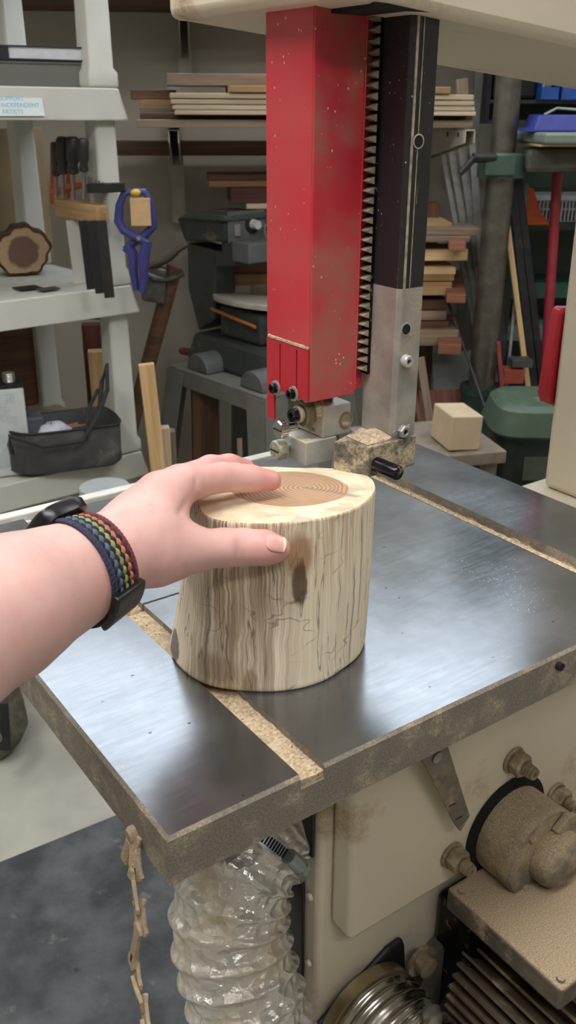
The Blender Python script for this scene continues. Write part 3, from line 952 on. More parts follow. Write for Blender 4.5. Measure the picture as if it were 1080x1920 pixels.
for (x, z) in ((0.045, -0.02), (0.045, -0.034), (SL - 0.055, -0.018), (SL - 0.055, -0.034)):
    mb = MB(); mb.lathe([(0.0065, 0), (0.0065, 0.002), (0.004, 0.004)], (x, -0.002, zst + z), (0, -1, 0), 10); mb.build('bolt', M_STAND, stand_o, smooth=True)

nY = Ms.to_3x3() @ Vector((0, 1, 0))
Msi = Ms.inverted()
def QS(px, py, y):
    v = Msi @ pPlane(px, py, Ms @ Vector((0, y, 0)), nY)
    return (v.x, v.z)
ss = thing('scroll_saw', 'dark grey scroll saw with a dial, a switch and a dusty oval table', 'scroll saw', Ms @ Matrix.Translation((0, 0, zst + 0.001)))
oS = Matrix.Translation((0, 0, -zst - 0.001))
def poly(y0, y1, pts, name, m, bev=0.006, yy=None):
    mb = MB(oS)
    mb.prism_xz([QS(a, b, y0 if yy is None else yy) for a, b in pts], y0, y1)
    return mb.build(name, m, ss, bevel=bev)
bs = [QS(372, 610, 0.10), QS(497, 655, 0.10)]
mb = MB(oS)
x0b, x1b = QS(352, 660, 0.08)[0], SL + 0.05
mb.hexa([(x0b, 0.07, zst + 0.001), (x1b, 0.07, zst + 0.001), (x1b, 0.30, zst + 0.001), (x0b, 0.30, zst + 0.001), (x0b + 0.02, 0.09, zst + 0.085), (x1b, 0.09, zst + 0.085), (x1b, 0.28, zst + 0.085), (x0b + 0.02, 0.28, zst + 0.085)])
mb.build('base', M_SAWB, ss, bevel=0.012)
for px in (392, 495):
    x, z = QS(px, 660, 0.06)
    mb = MB(oS); mb.lathe([(0.045, 0), (0.045, 0.075)], (x, 0.02, zst + 0.002), (0, 1, 0), 24); 
    mb2 = MB(oS); mb2.prism_xz([(x + 0.05 * math.cos(t), zst + 0.002 + 0.05 * math.sin(t)) for t in [math.pi * k / 12 for k in range(13)]], 0.015, 0.085)
    mb2.build('foot', M_SAWG, ss, bevel=0.003)
arm = poly(0.12, 0.20, [(350, 455), (402, 470), (402, 600), (372, 620), (352, 540)], 'rear_column', M_SAWB)
poly(0.11, 0.19, [(402, 470), (440, 480), (440, 500), (402, 500)], 'lower_arm', M_SAWB)
head = poly(0.10, 0.24, [(330, 411), (336, 424), (345, 452), (423, 455), (422, 415), (358, 398)], 'arm_housing', M_SAWB, 0.008)
poly(0.09, 0.25, [(331, 410), (358, 396), (422, 405), (422, 416)], 'arm_cover', m_plain('saw_cover', (70, 82, 76), 0.5, up=0.4), 0.004)
poly(0.115, 0.17, [(346, 435), (366, 438), (366, 456), (347, 453)], 'wood_brace', M_WOOD_T, 0.002)
# control face on the near end of the arm housing
xf = max(v.x for v in [Vector((QS(423, 430, 0.10)[0], 0, 0))]) + 0.001
zf = QS(423, 430, 0.10)[1]
mb = MB(oS); mb.box(xf, xf + 0.004, 0.105, 0.235, zf - 0.038, zf + 0.045); pan = mb.build('control_panel', M_SAWG, ss, bevel=0.002)
mb = MB(oS); mb.lathe([(0.026, 0), (0.024, 0.004)], (xf + 0.0042, 0.19, zf + 0.008), (1, 0, 0), 24); mb.build('dial_plate', M_BLACK, pan, smooth=True)
mb = MB(oS); mb.lathe([(0.014, 0), (0.012, 0.022)], (xf + 0.0085, 0.19, zf + 0.008), (1, 0, 0), 18); mb.build('dial', m_plain('dial_white', (206, 210, 212), 0.4), pan, smooth=True)
mb = MB(oS); mb.box(xf + 0.0042, xf + 0.011, 0.125, 0.143, zf - 0.02, zf + 0.012); mb.build('switch', m_plain('switch_grey', (140, 140, 134), 0.4), pan, bevel=0.002)
mb = MB(oS); mb.sphere((xf + 0.007, 0.13, zf + 0.028), 0.008, 10, (0.5, 1, 1)); mb.build('button', m_plain('button_tan', (168, 150, 104), 0.5), pan, smooth=True)
# grey motor box under the arm, near end
mb = MB(oS)
a = QS(434, 452, 0.10); b = QS(462, 495, 0.10)
mb.box(a[0], a[0] + 0.075, 0.10, 0.30, b[1], a[1]); mb.build('motor_box', M_SAWG, ss, bevel=0.004)
mb = MB(oS); mb.box(a[0] - 0.06, a[0] - 0.001, 0.11, 0.20, b[1] + 0.005, a[1] - 0.004); mb.build('motor_mount', M_SAWB, ss, bevel=0.004)
for k in range(3):
    mb = MB(oS); mb.box(a[0] + 0.0752, a[0] + 0.0775, 0.17, 0.28, b[1] + 0.012 + 0.014 * k, b[1] + 0.018 + 0.014 * k); mb.build('vent', M_DARK if k % 2 else M_ALU, ss)
cp = [(xf + 0.01, 0.22, zf - 0.045), (xf + 0.03, 0.225, zf - 0.015), (xf + 0.04, 0.25, zf - 0.005), (xf + 0.035, 0.285, zf - 0.02), (xf + 0.02, 0.30, zf - 0.05)]
mb = MB(oS); mb.tube(cp, 0.0045, 8); mb.build('air_hose', m_plain('hose_grey', (130, 130, 126), 0.5), ss, smooth=True)
# oval table
zt_ = QS(450, 560, 0.16)[1]
c = Vector((QS(455, 560, 0.16)[0] + 0.03, 0.18, zt_))
mb = MB(oS @ Matrix.Translation(c) @ Matrix.Rotation(math.radians(-6), 4, 'X'))
R = []
for z, k in ((-0.012, 0.97), (0.0, 1.0), (0.003, 0.99)):
    R.append([(0.15 * k * math.cos(t), 0.10 * k * math.sin(t), z) for t in [2 * math.pi * i / 40 for i in range(40)]])
mb.rings(R); mb.build('saw_table', m_plain('dusty_table', (172, 168, 154), 0.7, var=0.06), ss, smooth=True)
mb = MB(oS); mb.box(c.x - 0.09, c.x + 0.10, 0.12, 0.24, zst + 0.086, zt_ - 0.02); mb.build('table_trunnion', M_SAWB, ss, bevel=0.01)
mb = MB(oS); mb.tube([(c.x - 0.10, 0.10, zt_ - 0.03), (c.x + 0.10, 0.10, zt_ - 0.05)], 0.005, 8); mb.build('orange_rod', m_plain('orange_rod', (176, 104, 52), 0.5), ss)
# screwdriver with a red handle on the stand
P, Q = pZ(337, 657, zst + 0.012), pZ(382, 665, zst + 0.012)
t = thing('screwdriver', 'screwdriver with a dark red handle lying on the grey tool stand', 'screwdriver', Matrix.Translation((P + Q) / 2 - Vector((0, 0, 0.011))))
iM = t.matrix_world.inverted()
mb = MB(iM); mb.lathe([(0.006, 0), (0.0105, 0.008), (0.0115, 0.03), (0.009, (Q - P).length - 0.015), (0.0055, (Q - P).length)], P, Q - P, 12); mb.build('handle', m_plain('handle_red', (126, 44, 50), 0.45), t, smooth=True)
mb = MB(iM); mb.cyl(Q, Q + (Q - P) * 0.9, 0.003, seg=8); mb.build('shaft', M_DSTEEL, t)
# boards seen under the stand
stand('brown_plank', 'red-brown plank standing on end under the scroll saw stand', 384, 718, 386, 855, 2.62, 48, 0.03, M_WOOD_B)
stand('thin_stick', 'thin pale stick standing under the right end of the tool stand', 449, 822, 450, 855, 2.45, 9, 0.01, M_WOOD_P)

# ================================================================== RIGHT SIDE: DRILL PRESS AND STORAGE
M_GREEN = m_plain('machine_green', (62, 84, 74), 0.5, var=0.12, up=0.2)
M_DGREEN = m_plain('dark_green', (40, 58, 50), 0.5, var=0.15)
M_COLUMN = m_plain('column_steel', (110, 106, 98), 0.35, 0.7, var=0.2)
YD = 2.55
C0 = pY(930, 420, YD)
dp = thing('drill_press', 'green drill press with a thick steel column and a flat grey-green table', 'drill press', Matrix.Translation((C0.x, YD, 0)))
def zD(py, px=930):
    return pY(px, py, YD).z
mb = MB(); mb.lathe([(0.037, zD(730)), (0.037, zD(330)), (0.033, zD(328)), (0.033, 2.1)], (0, 0, 0), (0, 0, 1), 28); mb.build('column', M_COLUMN, dp, smooth=True)
mb = MB(); mb.lathe([(0.062, zD(332)), (0.062, zD(290)), (0.055, zD(286))], (0, 0, 0), (0, 0, 1), 28); mb.box(-0.055, 0.02, -0.07, -0.045, zD(325), zD(292)); mb.build('collar', M_GREEN, dp, smooth=True)
mb = MB(); mb.lathe([(0.012, 0), (0.012, 0.06)], (-0.03, -0.06, zD(294)), (-1, -0.2, 0), 12); mb.tube([(-0.085, -0.07, zD(294)), (-0.12, -0.08, zD(322))], [0.009, 0.008], 8); mb.build('crank', M_BLACK, dp, smooth=True)
mb = MB(); mb.lathe([(0.055, 0.03), (0.055, zD(735)), (0.06, zD(735)), (0.06, zD(722))], (0, 0, 0), (0, 0, 1), 24); mb.lathe([(0.16, 0), (0.16, 0.03)], (0.05, 0, 0), (0, 0, 1), 24); mb.build('base', M_DGREEN, dp, smooth=True)
mb = MB()
mb.hexa([(0.05, -0.06, zD(322)), (0.30, -0.09, zD(318)), (0.30, 0.09, zD(318)), (0.05, 0.06, zD(322)), (0.05, -0.06, zD(278)), (0.30, -0.09, zD(272)), (0.30, 0.09, zD(272)), (0.05, 0.06, zD(278))])
mb.build('table_arm', m_plain('arm_grey', (78, 78, 70), 0.6, var=0.2), dp, bevel=0.012)
ztab = zD(246)
mb = MB(Matrix.Translation((0.06, 0, 0)) @ Matrix.Rotation(math.radians(4), 4, 'Z')); mb.box(-0.01, 0.42, -0.17, 0.2, zD(266), ztab); mb.build('table', m_plain('table_green', (120, 132, 124), 0.45, var=0.08), dp, bevel=0.006)
mb = MB(); mb.box(0.06, 0.30, -0.14, 0.1, zD(271), zD(267)); mb.build('wood_shim', M_WOOD_L, dp)
mb = MB(); mb.lathe([(0.11, zD(60)), (0.13, 1.75), (0.13, 2.05), (0.08, 2.1)], (0.09, 0, 0), (0, 0, 1), 24); mb.build('head', M_GREEN, dp, smooth=True)

# blue box and blue bins
M_BLUEB = m_plain('bin_blue', (52, 66, 150), 0.45, var=0.1)
M, L, H = px_box(1004, 208, 1090, 240, 2.46, 4)
M.translation.z = ztab + 0.001
t = thing('blue_case', 'blue plastic case lying on the drill press table', 'case', M)
mb = MB(); mb.hexa([(0, 0, 0), (L, 0, 0), (L, 0.1, 0), (0, 0.1, 0), (0.015, 0.01, H), (L, 0.01, H), (L, 0.1, H), (0.015, 0.1, H)]); mb.build('body', M_BLUEB, t, bevel=0.004)
mb = MB(); mb.tube([(0.04, 0.05, H), (0.07, 0.05, H + 0.015), (0.12, 0.05, H + 0.012)], 0.003, 8); mb.build('cable', m_plain('pale_cable', (170, 180, 160), 0.5), t)
mb = MB(); mb.box(-0.02, 0.02, 0.004, 0.06, 0, 0.008); mb.build('flange', M_BLUEB, t)

# black tool cabinet on the wall behind the drill press
M, L, H = px_box(916, 135, 1015, 232, 2.86, 6)
cab = thing('wall_cabinet', 'black open wall cabinet behind the drill press column', 'cabinet', M)
H = 1.75 - M.translation.z
CW = 0.62
mb = MB(); mb.box(0, CW, 0.10, 0.11, 0, H); mb.box(0, 0.012, 0, 0.10, 0, H); mb.box(CW - 0.012, CW, 0, 0.1, 0, H)
mb.build('carcass', m_plain('cabinet_black', (34, 34, 38), 0.6), cab)
zz = pY(930, 194, 2.86).z - M.translation.z
for z in (0.0, zz, zz + 0.16, H - 0.012):
    mb = MB(); mb.box(0.012, CW - 0.012, 0, 0.10, z, z + 0.010); mb.build('shelf', m_plain('cabinet_edge', (52, 52, 56), 0.5), cab)
Mc = M.copy()
mb = MB(); mb.box(0.02, 0.152, 0.012, 0.095, zz + 0.0115, zz + 0.115)
tag(mb.build('black_tool_box', M_BLACK, M=Mc, bevel=0.01), 'large black tool box on the wall cabinet shelf above the drill press column', 'tool box')
for k, (x0, x1, lb) in enumerate(((1021, 1056, 'blue parts bin on the wall cabinet, left of the two'), (1062, 1100, 'blue parts bin on the wall cabinet at the edge of the picture'))):
    M2, L2, H2 = px_box(x0, 166, x1, 189, 2.83, 6)
    v = Mc.inverted() @ M2.translation
    M2 = Mc @ Matrix.Translation((v.x, -0.02, zz + 0.011))
    t = thing('parts_bin', lb, 'bin', M2, 'blue parts bins')
    mb = MB(); mb.box(0, L2, 0, 0.003, 0.003, H2); mb.box(0, 0.003, 0, 0.1, 0.003, H2 * 1.4); mb.box(L2 - 0.003, L2, 0, 0.1, 0.003, H2 * 1.4); mb.box(0, L2, 0.1, 0.103, 0.003, H2 * 1.6); mb.box(0, L2, 0, 0.103, 0, 0.003)
    mb.build('body', m_plain('bin_bright_blue', (44, 92, 176), 0.45), t)
    mb = MB()
    for q in range(6):
        mb.sphere((0.012 + 0.006 * q, 0.03 + 0.012 * (q % 3), H2 + 0.002 * q), 0.010, 8)
    mb.build('bagged_parts', m_plain('bag_white', (186, 186, 180), 0.4, var=0.3), t, smooth=True)
M3, L3, H3 = px_box(912, 113, 958, 130, 2.82, 6)
mb = MB(); mb.prism_xz([(0, 0), (L3 * 0.85, 0), (L3, H3 * 0.6), (L3 * 0.8, H3), (0, H3)], 0, 0.05)
v = Mc.inverted() @ M3.translation
tag(mb.build('orange_bin', M_ORANGE, M=Mc @ Matrix.Translation((v.x, -0.01, zz + 0.171)), bevel=0.004), 'orange plastic bin on the top shelf of the wall cabinet', 'bin')

# dark green storage rack behind the drill press, with basket and red pole
M, L, H = px_box(962, 330, 1110, 700, 2.80, 4)
M.translation.z = 0
rk = thing('storage_rack', 'dark green storage rack behind the drill press', 'rack', M)
L = 0.62
def zR(py):
    return pY(1030, py, 2.80).z
mb = MB(); mb.box(0, L, 0.18, 0.19, 0, zR(325)); mb.build('back_panel', M_DGREEN, rk)
for x in (0.0, L - 0.03):
    mb = MB(); mb.box(x, x + 0.03, 0.0, 0.179, 0, zR(325)); mb.build('side_panel', M_DGREEN, rk)
for (y0, y1, mm) in ((420, 432, M_DGREEN), (532, 560, m_plain('shelf_teal', (44, 84, 76), 0.5)), (612, 640, m_plain('shelf_grey', (110, 124, 118), 0.6)), (730, 745, M_DGREEN)):
    mb = MB(); mb.box(0.0305, L - 0.0305, 0.0, 0.178, zR(y1), zR(y0)); mb.build('shelf', mm, rk)
zb = zR(420)
Mb_ = M @ Matrix.Translation(((M.inverted() @ pY(1004, 410, 2.8)).x, 0.02, zb + 0.001))
bk = thing('basket', 'white plastic basket with slotted sides on the green storage rack', 'basket', Mb_)
mb = MB(); BW, BH = 0.26, 0.075
mb.box(-0.004, BW + 0.004, -0.004, 0.004, BH - 0.012, BH); mb.box(-0.004, BW + 0.004, 0.136, 0.144, BH - 0.012, BH); mb.box(-0.004, 0.004, 0, 0.14, BH - 0.012, BH); mb.box(BW - 0.004, BW + 0.004, 0, 0.14, BH - 0.012, BH)
mb.box(0.01, BW - 0.01, 0.008, 0.132, 0, 0.004)
mb.box(0.006, BW - 0.006, 0.004, 0.007, 0.034, 0.04)
n = 22
for k in range(n + 1):
    x = 0.008 + (BW - 0.016) * k / n
    mb.box(x - 0.0025, x + 0.0025, 0.002, 0.006, 0.002, BH - 0.01); mb.box(x - 0.0025, x + 0.0025, 0.134, 0.138, 0.002, BH - 0.01)
for k in range(9):
    y = 0.01 + 0.12 * k / 8
    mb.box(0.002, 0.006, y - 0.0025, y + 0.0025, 0.002, BH - 0.01); mb.box(BW - 0.006, BW - 0.002, y - 0.0025, y + 0.0025, 0.002, BH - 0.01)
mb.build('basket_body', m_plain('basket_white', (186, 190, 194), 0.5, var=0.05), bk)
mb = MB(); mb.box(0.012, BW - 0.012, 0.012, 0.128, 0.005, 0.05); mb.build('contents', m_plain('dark_contents', (44, 46, 50), 0.7, var=0.4), bk, bevel=0.01)
P = pY(986, 428, 2.74)
mb = MB(); mb.prism_xz([(0, 0), (0.075, 0.0), (0.045, 0.035), (0.015, 0.10), (0, 0.10)], 0, 0.03)
tag(mb.build('orange_bracket', M_ORANGE, M=frame((P.x, 2.755, zb + 0.001), math.radians(4)), bevel=0.003), 'orange angled plastic piece in front of the white basket', 'bracket')
T, B_ = pY(1047, 300, 2.66), pY(1028, 600, 2.62)
F = T + (B_ - T) * (T.z / (T.z - B_.z)); 
mb = MB(Matrix.Translation(-F)); mb.cyl(F, T, 0.014, seg=14)
tag(mb.build('red_pole', m_plain('pole_red', (150, 44, 58), 0.45), M=Matrix.Translation(F), smooth=True), 'dark red pole standing upright under the drill press table', 'pole')
for (xt, yt, xb, yb_, Y, wp, mm, lb, nm) in (
    (948, 400, 985, 690, 2.62, 9, M_WOOD_L, 'pale wooden strip leaning behind the drill press column', 'leaning_strip'),
    (958, 330, 998, 700, 2.64, 13, M_DSTEEL, 'dark steel bar clamp rail leaning right of the column, left one', 'clamp_rail'),
    (972, 330, 1014, 700, 2.66, 12, M_DSTEEL, 'dark steel bar clamp rail leaning right of the column, right one', 'clamp_rail'),
    (934, 560, 952, 730, 2.63, 14, M_DSTEEL, 'dark steel bar leaning close behind the lower column', 'steel_bar'),
    (934, 640, 944, 760, 2.48, 7, m_plain('bar_red', (120, 40, 40), 0.5), 'dark red bar standing behind the lower drill press column', 'red_bar'),
    (988, 345, 974, 480, 2.70, 5, M_ALU, 'thin grey rod leaning in front of the green storage rack', 'thin_rod')):
    T = pY(xt, yt, Y); B_ = pY(xb, yb_, Y - 0.05)
    F = T + (B_ - T) * (T.z / (T.z - B_.z))
    plank(nm, lb, 'bar', F, T, wp * Y * 1.09 / FPX, 0.012, mm, (0, -1, 0))
for k, (x0, y0, x1, y1, c, lb) in enumerate(((962, 676, 1000, 690, (70, 72, 72), 'dark clamp jaw on the steel rails, upper one'), (946, 694, 984, 720, (150, 72, 52), 'orange-red clamp jaw on the steel rails, lower one'))):
    board('clamp_jaw', lb, 'clamp jaw', x0, y0, x1, y1, 2.50, 0.05, m_plain('jaw_%d' % k, c, 0.5), ang=2)

# green machine housing standing behind the table, and the pale wood block beside it
P = pY(985, 812, 2.15)
gm = thing('dust_collector', 'green bulging machine lid over a dark barrel, behind the saw table', 'machine', Matrix.Translation((P.x + 0.03, 2.2, 0)))
def rr_(hx, hy, z, e=0.5, n=32):
    return [(math.copysign(abs(math.cos(t)) ** e, math.cos(t)) * hx, math.copysign(abs(math.sin(t)) ** e, math.sin(t)) * hy, z) for t in [2 * math.pi * i / n for i in range(n)]]
zl0, zl1 = pY(985, 820, 2.1).z, pY(985, 765, 2.1).z
mb = MB(); mb.rings([rr_(0.115, 0.115, zl0), rr_(0.12, 0.12, zl0 + 0.006), rr_(0.105, 0.105, zl1 - 0.012), rr_(0.09, 0.09, zl1), rr_(0.04, 0.04, zl1 + 0.002)]); mb.build('lid', m_plain('lid_green', (74, 92, 76), 0.5, var=0.1, up=0.4, dustc=(128, 130, 112)), gm, smooth=True)
mb = MB(); mb.rings([rr_(0.09, 0.09, 0.0, 0.8), rr_(0.1, 0.1, 0.05, 0.8), rr_(0.1, 0.1, zl0 - 0.012, 0.8), rr_(0.11, 0.11, zl0 - 0.010, 0.6), rr_(0.11, 0.11, zl0 - 0.001, 0.6)]); mb.build('barrel', m_plain('barrel_dark', (34, 42, 36), 0.35, var=0.2), gm, smooth=True)
mb = MB(); mb.box(-0.04, 0.02, -0.104, -0.099, zl0 - 0.11, zl0 - 0.05); mb.build('plate', m_plain('plate_grey', (72, 82, 72), 0.4), gm)
M, L, H = px_box(846, 782, 904, 846, 1.95, 14)
M = M @ Matrix.Rotation(math.radians(3), 4, 'Y')
mb = MB(); mb.box(0, L, 0, 0.11, 0, H)
tag(mb.build('wood_block', m_plain('pale_block', (196, 176, 146), 0.7, var=0.08, scale=12), M=M, bevel=0.003), 'square pale wood block standing behind the right edge of the saw table', 'wood block')
zb0 = M.translation.z - 0.004
mb = MB(); mb.box(-0.16, 0.14, 0, 0.25, zb0 - 0.03, zb0); mb.box(-0.15, -0.12, 0.02, 0.05, 0, zb0 - 0.03); mb.box(0.10, 0.13, 0.02, 0.05, 0, zb0 - 0.03); mb.box(-0.15, -0.12, 0.2, 0.23, 0, zb0 - 0.03); mb.box(0.10, 0.13, 0.2, 0.23, 0, zb0 - 0.03)
tag(mb.build('side_table', m_plain('low_table', (128, 116, 104), 0.7, var=0.15), M=frame((M.translation.x, M.translation.y - 0.02, 0), math.radians(14)), bevel=0.003), 'low dusty side table under the pale wood block', 'table')

# canvas bag hanging at the far left below the table
BD = (pZ(5, 1415, 0.0) - OC).dot(FWD)
P = pZ(5, 1415, 0.0)
bg2 = thing('canvas_bag', 'dark olive canvas bag with a black strap at the left edge, below the saw table', 'bag', Matrix.Translation((P.x, P.y, 0)))
iM = bg2.matrix_world.inverted()
def PB(px, py, d=BD):
    return pD(px, py, d)
mb = MB(iM)
R = []
for py, xr in ((1240, 20), (1275, 30), (1320, 44), (1360, 52), (1390, 40), (1408, 18)):
    cpt, e = PB(-40, py), PB(xr, py)
    hw = (e - cpt).length
    R.append([cpt + Vector((math.cos(t) * hw, math.sin(t) * hw * 0.6, 0.004 * math.sin(3 * t + py))) for t in [2 * math.pi * i / 28 for i in range(28)]])
mb.rings(R[::-1]); mb.build('body', m_plain('olive_canvas', (92, 88, 74), 0.95, var=0.3, scale=40, bump=0.5), bg2, smooth=True, angle=80)
mb = MB(iM); mb.tube([PB(-2, 1250, BD - 0.09), PB(4, 1320, BD - 0.115), PB(8, 1380, BD - 0.11), PB(8, 1405, BD - 0.10)], 0.014, 8, flat=0.4, up=(0, -1, 0)); mb.build('strap', M_BLACK, bg2)
mb = MB(iM); mb.tube([PB(-6, 1382, BD - 0.135) + Vector((0.009 * math.cos(t), 0, 0.014 * math.sin(t))) for t in [2 * math.pi * i / 16 for i in range(16)]], 0.0018, 6, closed=True); mb.build('ring', M_STEEL, bg2, smooth=True)
# white lid of a tub seen between the shelving and the fence
P = pY(196, 912, 1.84)
mb = MB(Matrix.Translation((0, 0, 0)))
R = []
for z, k in ((-P.z, 0.8), (-0.03, 0.95), (-0.01, 1.0), (0.0, 0.98)):
    R.append([(0.055 * k * math.cos(t), 0.055 * k * math.sin(t), z + P.z) for t in [2 * math.pi * i / 32 for i in range(32)]])
mb.rings(R)
tag(mb.build('plastic_tub', m_plain('tub_grey', (172, 178, 180), 0.4, var=0.05), M=Matrix.Translation((P.x, P.y, 0)), smooth=True), 'pale grey plastic tub standing between the shelving and the table back edge', 'tub')

# ================================================================== THE BANDSAW
# built in the saw's own axes: a to the right along the table front, b away from the operator, z from the table top
SAW = Matrix.Rotation(YAW, 4, 'Z') @ Matrix.Translation((0, 0, TABLE_H))
saw = thing('bandsaw', 'cream bandsaw with a red blade guard, black guide post and steel table', 'bandsaw', SAW @ Matrix.Translation((0.62, 0.58, -TABLE_H)))
iS = Matrix.Translation((-0.62, -0.58, TABLE_H))       # saw axes -> local axes of the bandsaw
SAWi = SAW.inverted()
nA, nB = SAW.to_3x3() @ Vector((1, 0, 0)), SAW.to_3x3() @ Vector((0, 1, 0))
def sA(px, py, a):
    return SAWi @ pPlane(px, py, SAW @ Vector((a, 0, 0)), nA)
def sB(px, py, b):
    return SAWi @ pPlane(px, py, SAW @ Vector((0, b, 0)), nB)
def sZ(px, py, z):
    return SAWi @ pZ(px, py, TABLE_H + z)
def sD(px, py, d):
    return SAWi @ pD(px, py, d)


# ---- materials of the saw
s = NT('machined_steel')
ob = s.obj()
n1 = s.noise(ob, 9.0, 5, 0.6)
n2 = s.noise(s.scale(ob, (40, 420, 40)), 1.0, 3, 0.6)
n3 = s.noise(ob, 420.0, 2)
base = s.mix(s.ramp(n1, 0.3, 0.75), lin((126, 128, 130)), lin((158, 160, 164)))
pit = s.n('ShaderNodeTexVoronoi', i_Vector=s.scale(ob, (60, 95, 60)), i_Scale=1.0).outputs['Distance']
pm = s.math('MULTIPLY', s.ramp(pit, 0.10, 0.06), s.ramp(s.noise(ob, 26.0, 2), 0.50, 0.55))
base = s.mix(s.math('MULTIPLY', pm, 0.75), base, lin((60, 58, 58)))
spk = s.n('ShaderNodeTexVoronoi', i_Vector=s.scale(ob, (330, 330, 330)), i_Scale=1.0).outputs['Distance']
sm = s.math('MULTIPLY', s.ramp(spk, 0.20, 0.10), s.ramp(s.noise(ob, 7.0, 4, 0.7), 0.55, 0.68))
base = s.mix(sm, base, lin((206, 190, 160)))
met = s.math('SUBTRACT', 0.92, s.math('MULTIPLY', sm, 0.9))
ro = s.math('ADD', s.ramp(n1, 0.25, 0.8, 0.18, 0.25), s.math('MULTIPLY', s.ramp(n2, 0.3, 0.7), 0.04))
s.out(base, ro, met)
s.bump(s.math('ADD', s.math('MULTIPLY', n2, 0.5), s.math('MULTIPLY', n3, 0.5)), 0.02, 0.0003)
M_TOP = s.m
M_SIDE = m_plain('dusty_iron', (130, 122, 110), 0.85, var=0.25, scale=700, bump=0.5, dust=0.3, dscale=30, dustc=(168, 155, 134))
M_CREAM = m_plain('cream_paint', (214, 204, 182), 0.42, var=0.03, scale=6, dust=0.12, dscale=7, dustc=(172, 150, 116))
M_RED = m_plain('red_paint', (176, 34, 48), 0.38, var=0.06, scale=14)
# red paint with a film of sawdust and bare, clean patches
s = NT('dusty_red')
x, y, z = s.xyz(s.obj())
n = s.noise(s.obj(), 16.0, 5, 0.65)
g = s.geo('Normal')
dn = s.n('ShaderNodeVectorMath', operation='DOT_PRODUCT', i_0=g, i_1=tuple(-nB)).outputs['Value']
f = s.math('MULTIPLY', s.ramp(n, 0.36, 0.66), s.math('ADD', 0.18, s.math('MULTIPLY', s.ramp(dn, 0.4, 0.9), 0.55)))
sp = s.n('ShaderNodeTexVoronoi', i_Vector=s.scale(s.obj(), (210, 210, 150)), i_Scale=1.0).outputs['Distance']
spm = s.math('MULTIPLY', s.ramp(sp, 0.16, 0.08), s.ramp(s.noise(s.obj(), 30.0, 3), 0.52, 0.6))
base = s.mix(s.ramp(s.noise(s.obj(), 5.0, 3), 0.3, 0.7), lin((176, 34, 50)), lin((194, 50, 64)))
col = s.mix(f, base, lin((158, 112, 96)))
col = s.mix(spm, col, lin((226, 190, 168)))
s.out(col, s.math('ADD', 0.35, s.math('MULTIPLY', f, 0.8)))
M_REDD = s.m
# black post: worn black paint with grain scuffs
s = NT('worn_black')
sc = s.noise(s.scale(s.obj(), (320, 320, 36)), 1.0, 4, 0.7)
col = s.mix(s.ramp(sc, 0.66, 0.74), lin((34, 33, 36)), lin((150, 142, 124)))
sp = s.n('ShaderNodeTexVoronoi', i_Vector=s.scale(s.obj(), (260, 260, 200)), i_Scale=1.0).outputs['Distance']
col = s.mix(s.math('MULTIPLY', s.ramp(sp, 0.15, 0.08), s.ramp(s.noise(s.obj(), 24.0, 3), 0.55, 0.62)), col, lin((200, 190, 165)))
s.out(col, 0.42)
M_POSTB = s.m
M_BARE = m_plain('bare_steel', (166, 163, 155), 0.42, 0.4, var=0.2, scale=40, dust=0.22, dscale=26, dustc=(172, 158, 130))
M_ALUM = m_plain('cast_aluminium', (184, 184, 178), 0.42, 0.3, var=0.12, scale=60, dust=0.12, dscale=40, up=0.5, dustc=(206, 190, 152))
M_CHROME = m_plain('chrome', (190, 190, 190), 0.18, 1.0, var=0.08)
M_BLKSTEEL = m_plain('black_steel', (42, 40, 46), 0.25, 0.8, var=0.3, scale=90, dust=0.1, dscale=90)
M_CAVE = m_plain('shadow_black', (14, 13, 12), 0.9)
M_BOLT = m_plain('dusty_bolt', (136, 122, 98), 0.6, 0.2, var=0.15, scale=90, dust=0.3, dscale=60)

# ---- table
A0, A1, B0, B1, TT = 0.1705, 0.728, 0.3528, 0.814, 0.034
SL0, SL1, SR0, SR1 = 0.2608, 0.2790, 0.6160, 0.6340
SDP = 0.010
KB, KW = 0.5945, 0.0013
mb = MB(iS)
def tile(a0, a1, b0, b1, z0, z1, ch=(0, 0, 0, 0)):
    """block whose top edge is chamfered on sides (a0, a1, b0, b1)"""
    c = 0.0022
    ia0, ia1, ib0, ib1 = [c if k else 0 for k in ch]
    zc = z1 - c if any(ch) else z1
    R = [[(a0, b0, z0), (a1, b0, z0), (a1, b1, z0), (a0, b1, z0)]]
    if any(ch):
        R.append([(a0, b0, zc), (a1, b0, zc), (a1, b1, zc), (a0, b1, zc)])
    R.append([(a0 + ia0, b0 + ib0, z1), (a1 - ia1, b0 + ib0, z1), (a1 - ia1, b1 - ib1, z1), (a0 + ia0, b1 - ib1, z1)])
    mb.mat = 1
    v = [p for r in R for p in r]
    fs = [(3, 2, 1, 0)]
    for j in range(len(R) - 1):
        for i in range(4):
            k = (i + 1) % 4
            fs.append((j * 4 + i, j * 4 + k, j * 4 + 4 + k, j * 4 + 4 + i))
    mb.add(v, fs)
    mb.mat = 0
    o = len(R) * 4 - 4
    mb.add(v[o:], [(0, 1, 2, 3)])
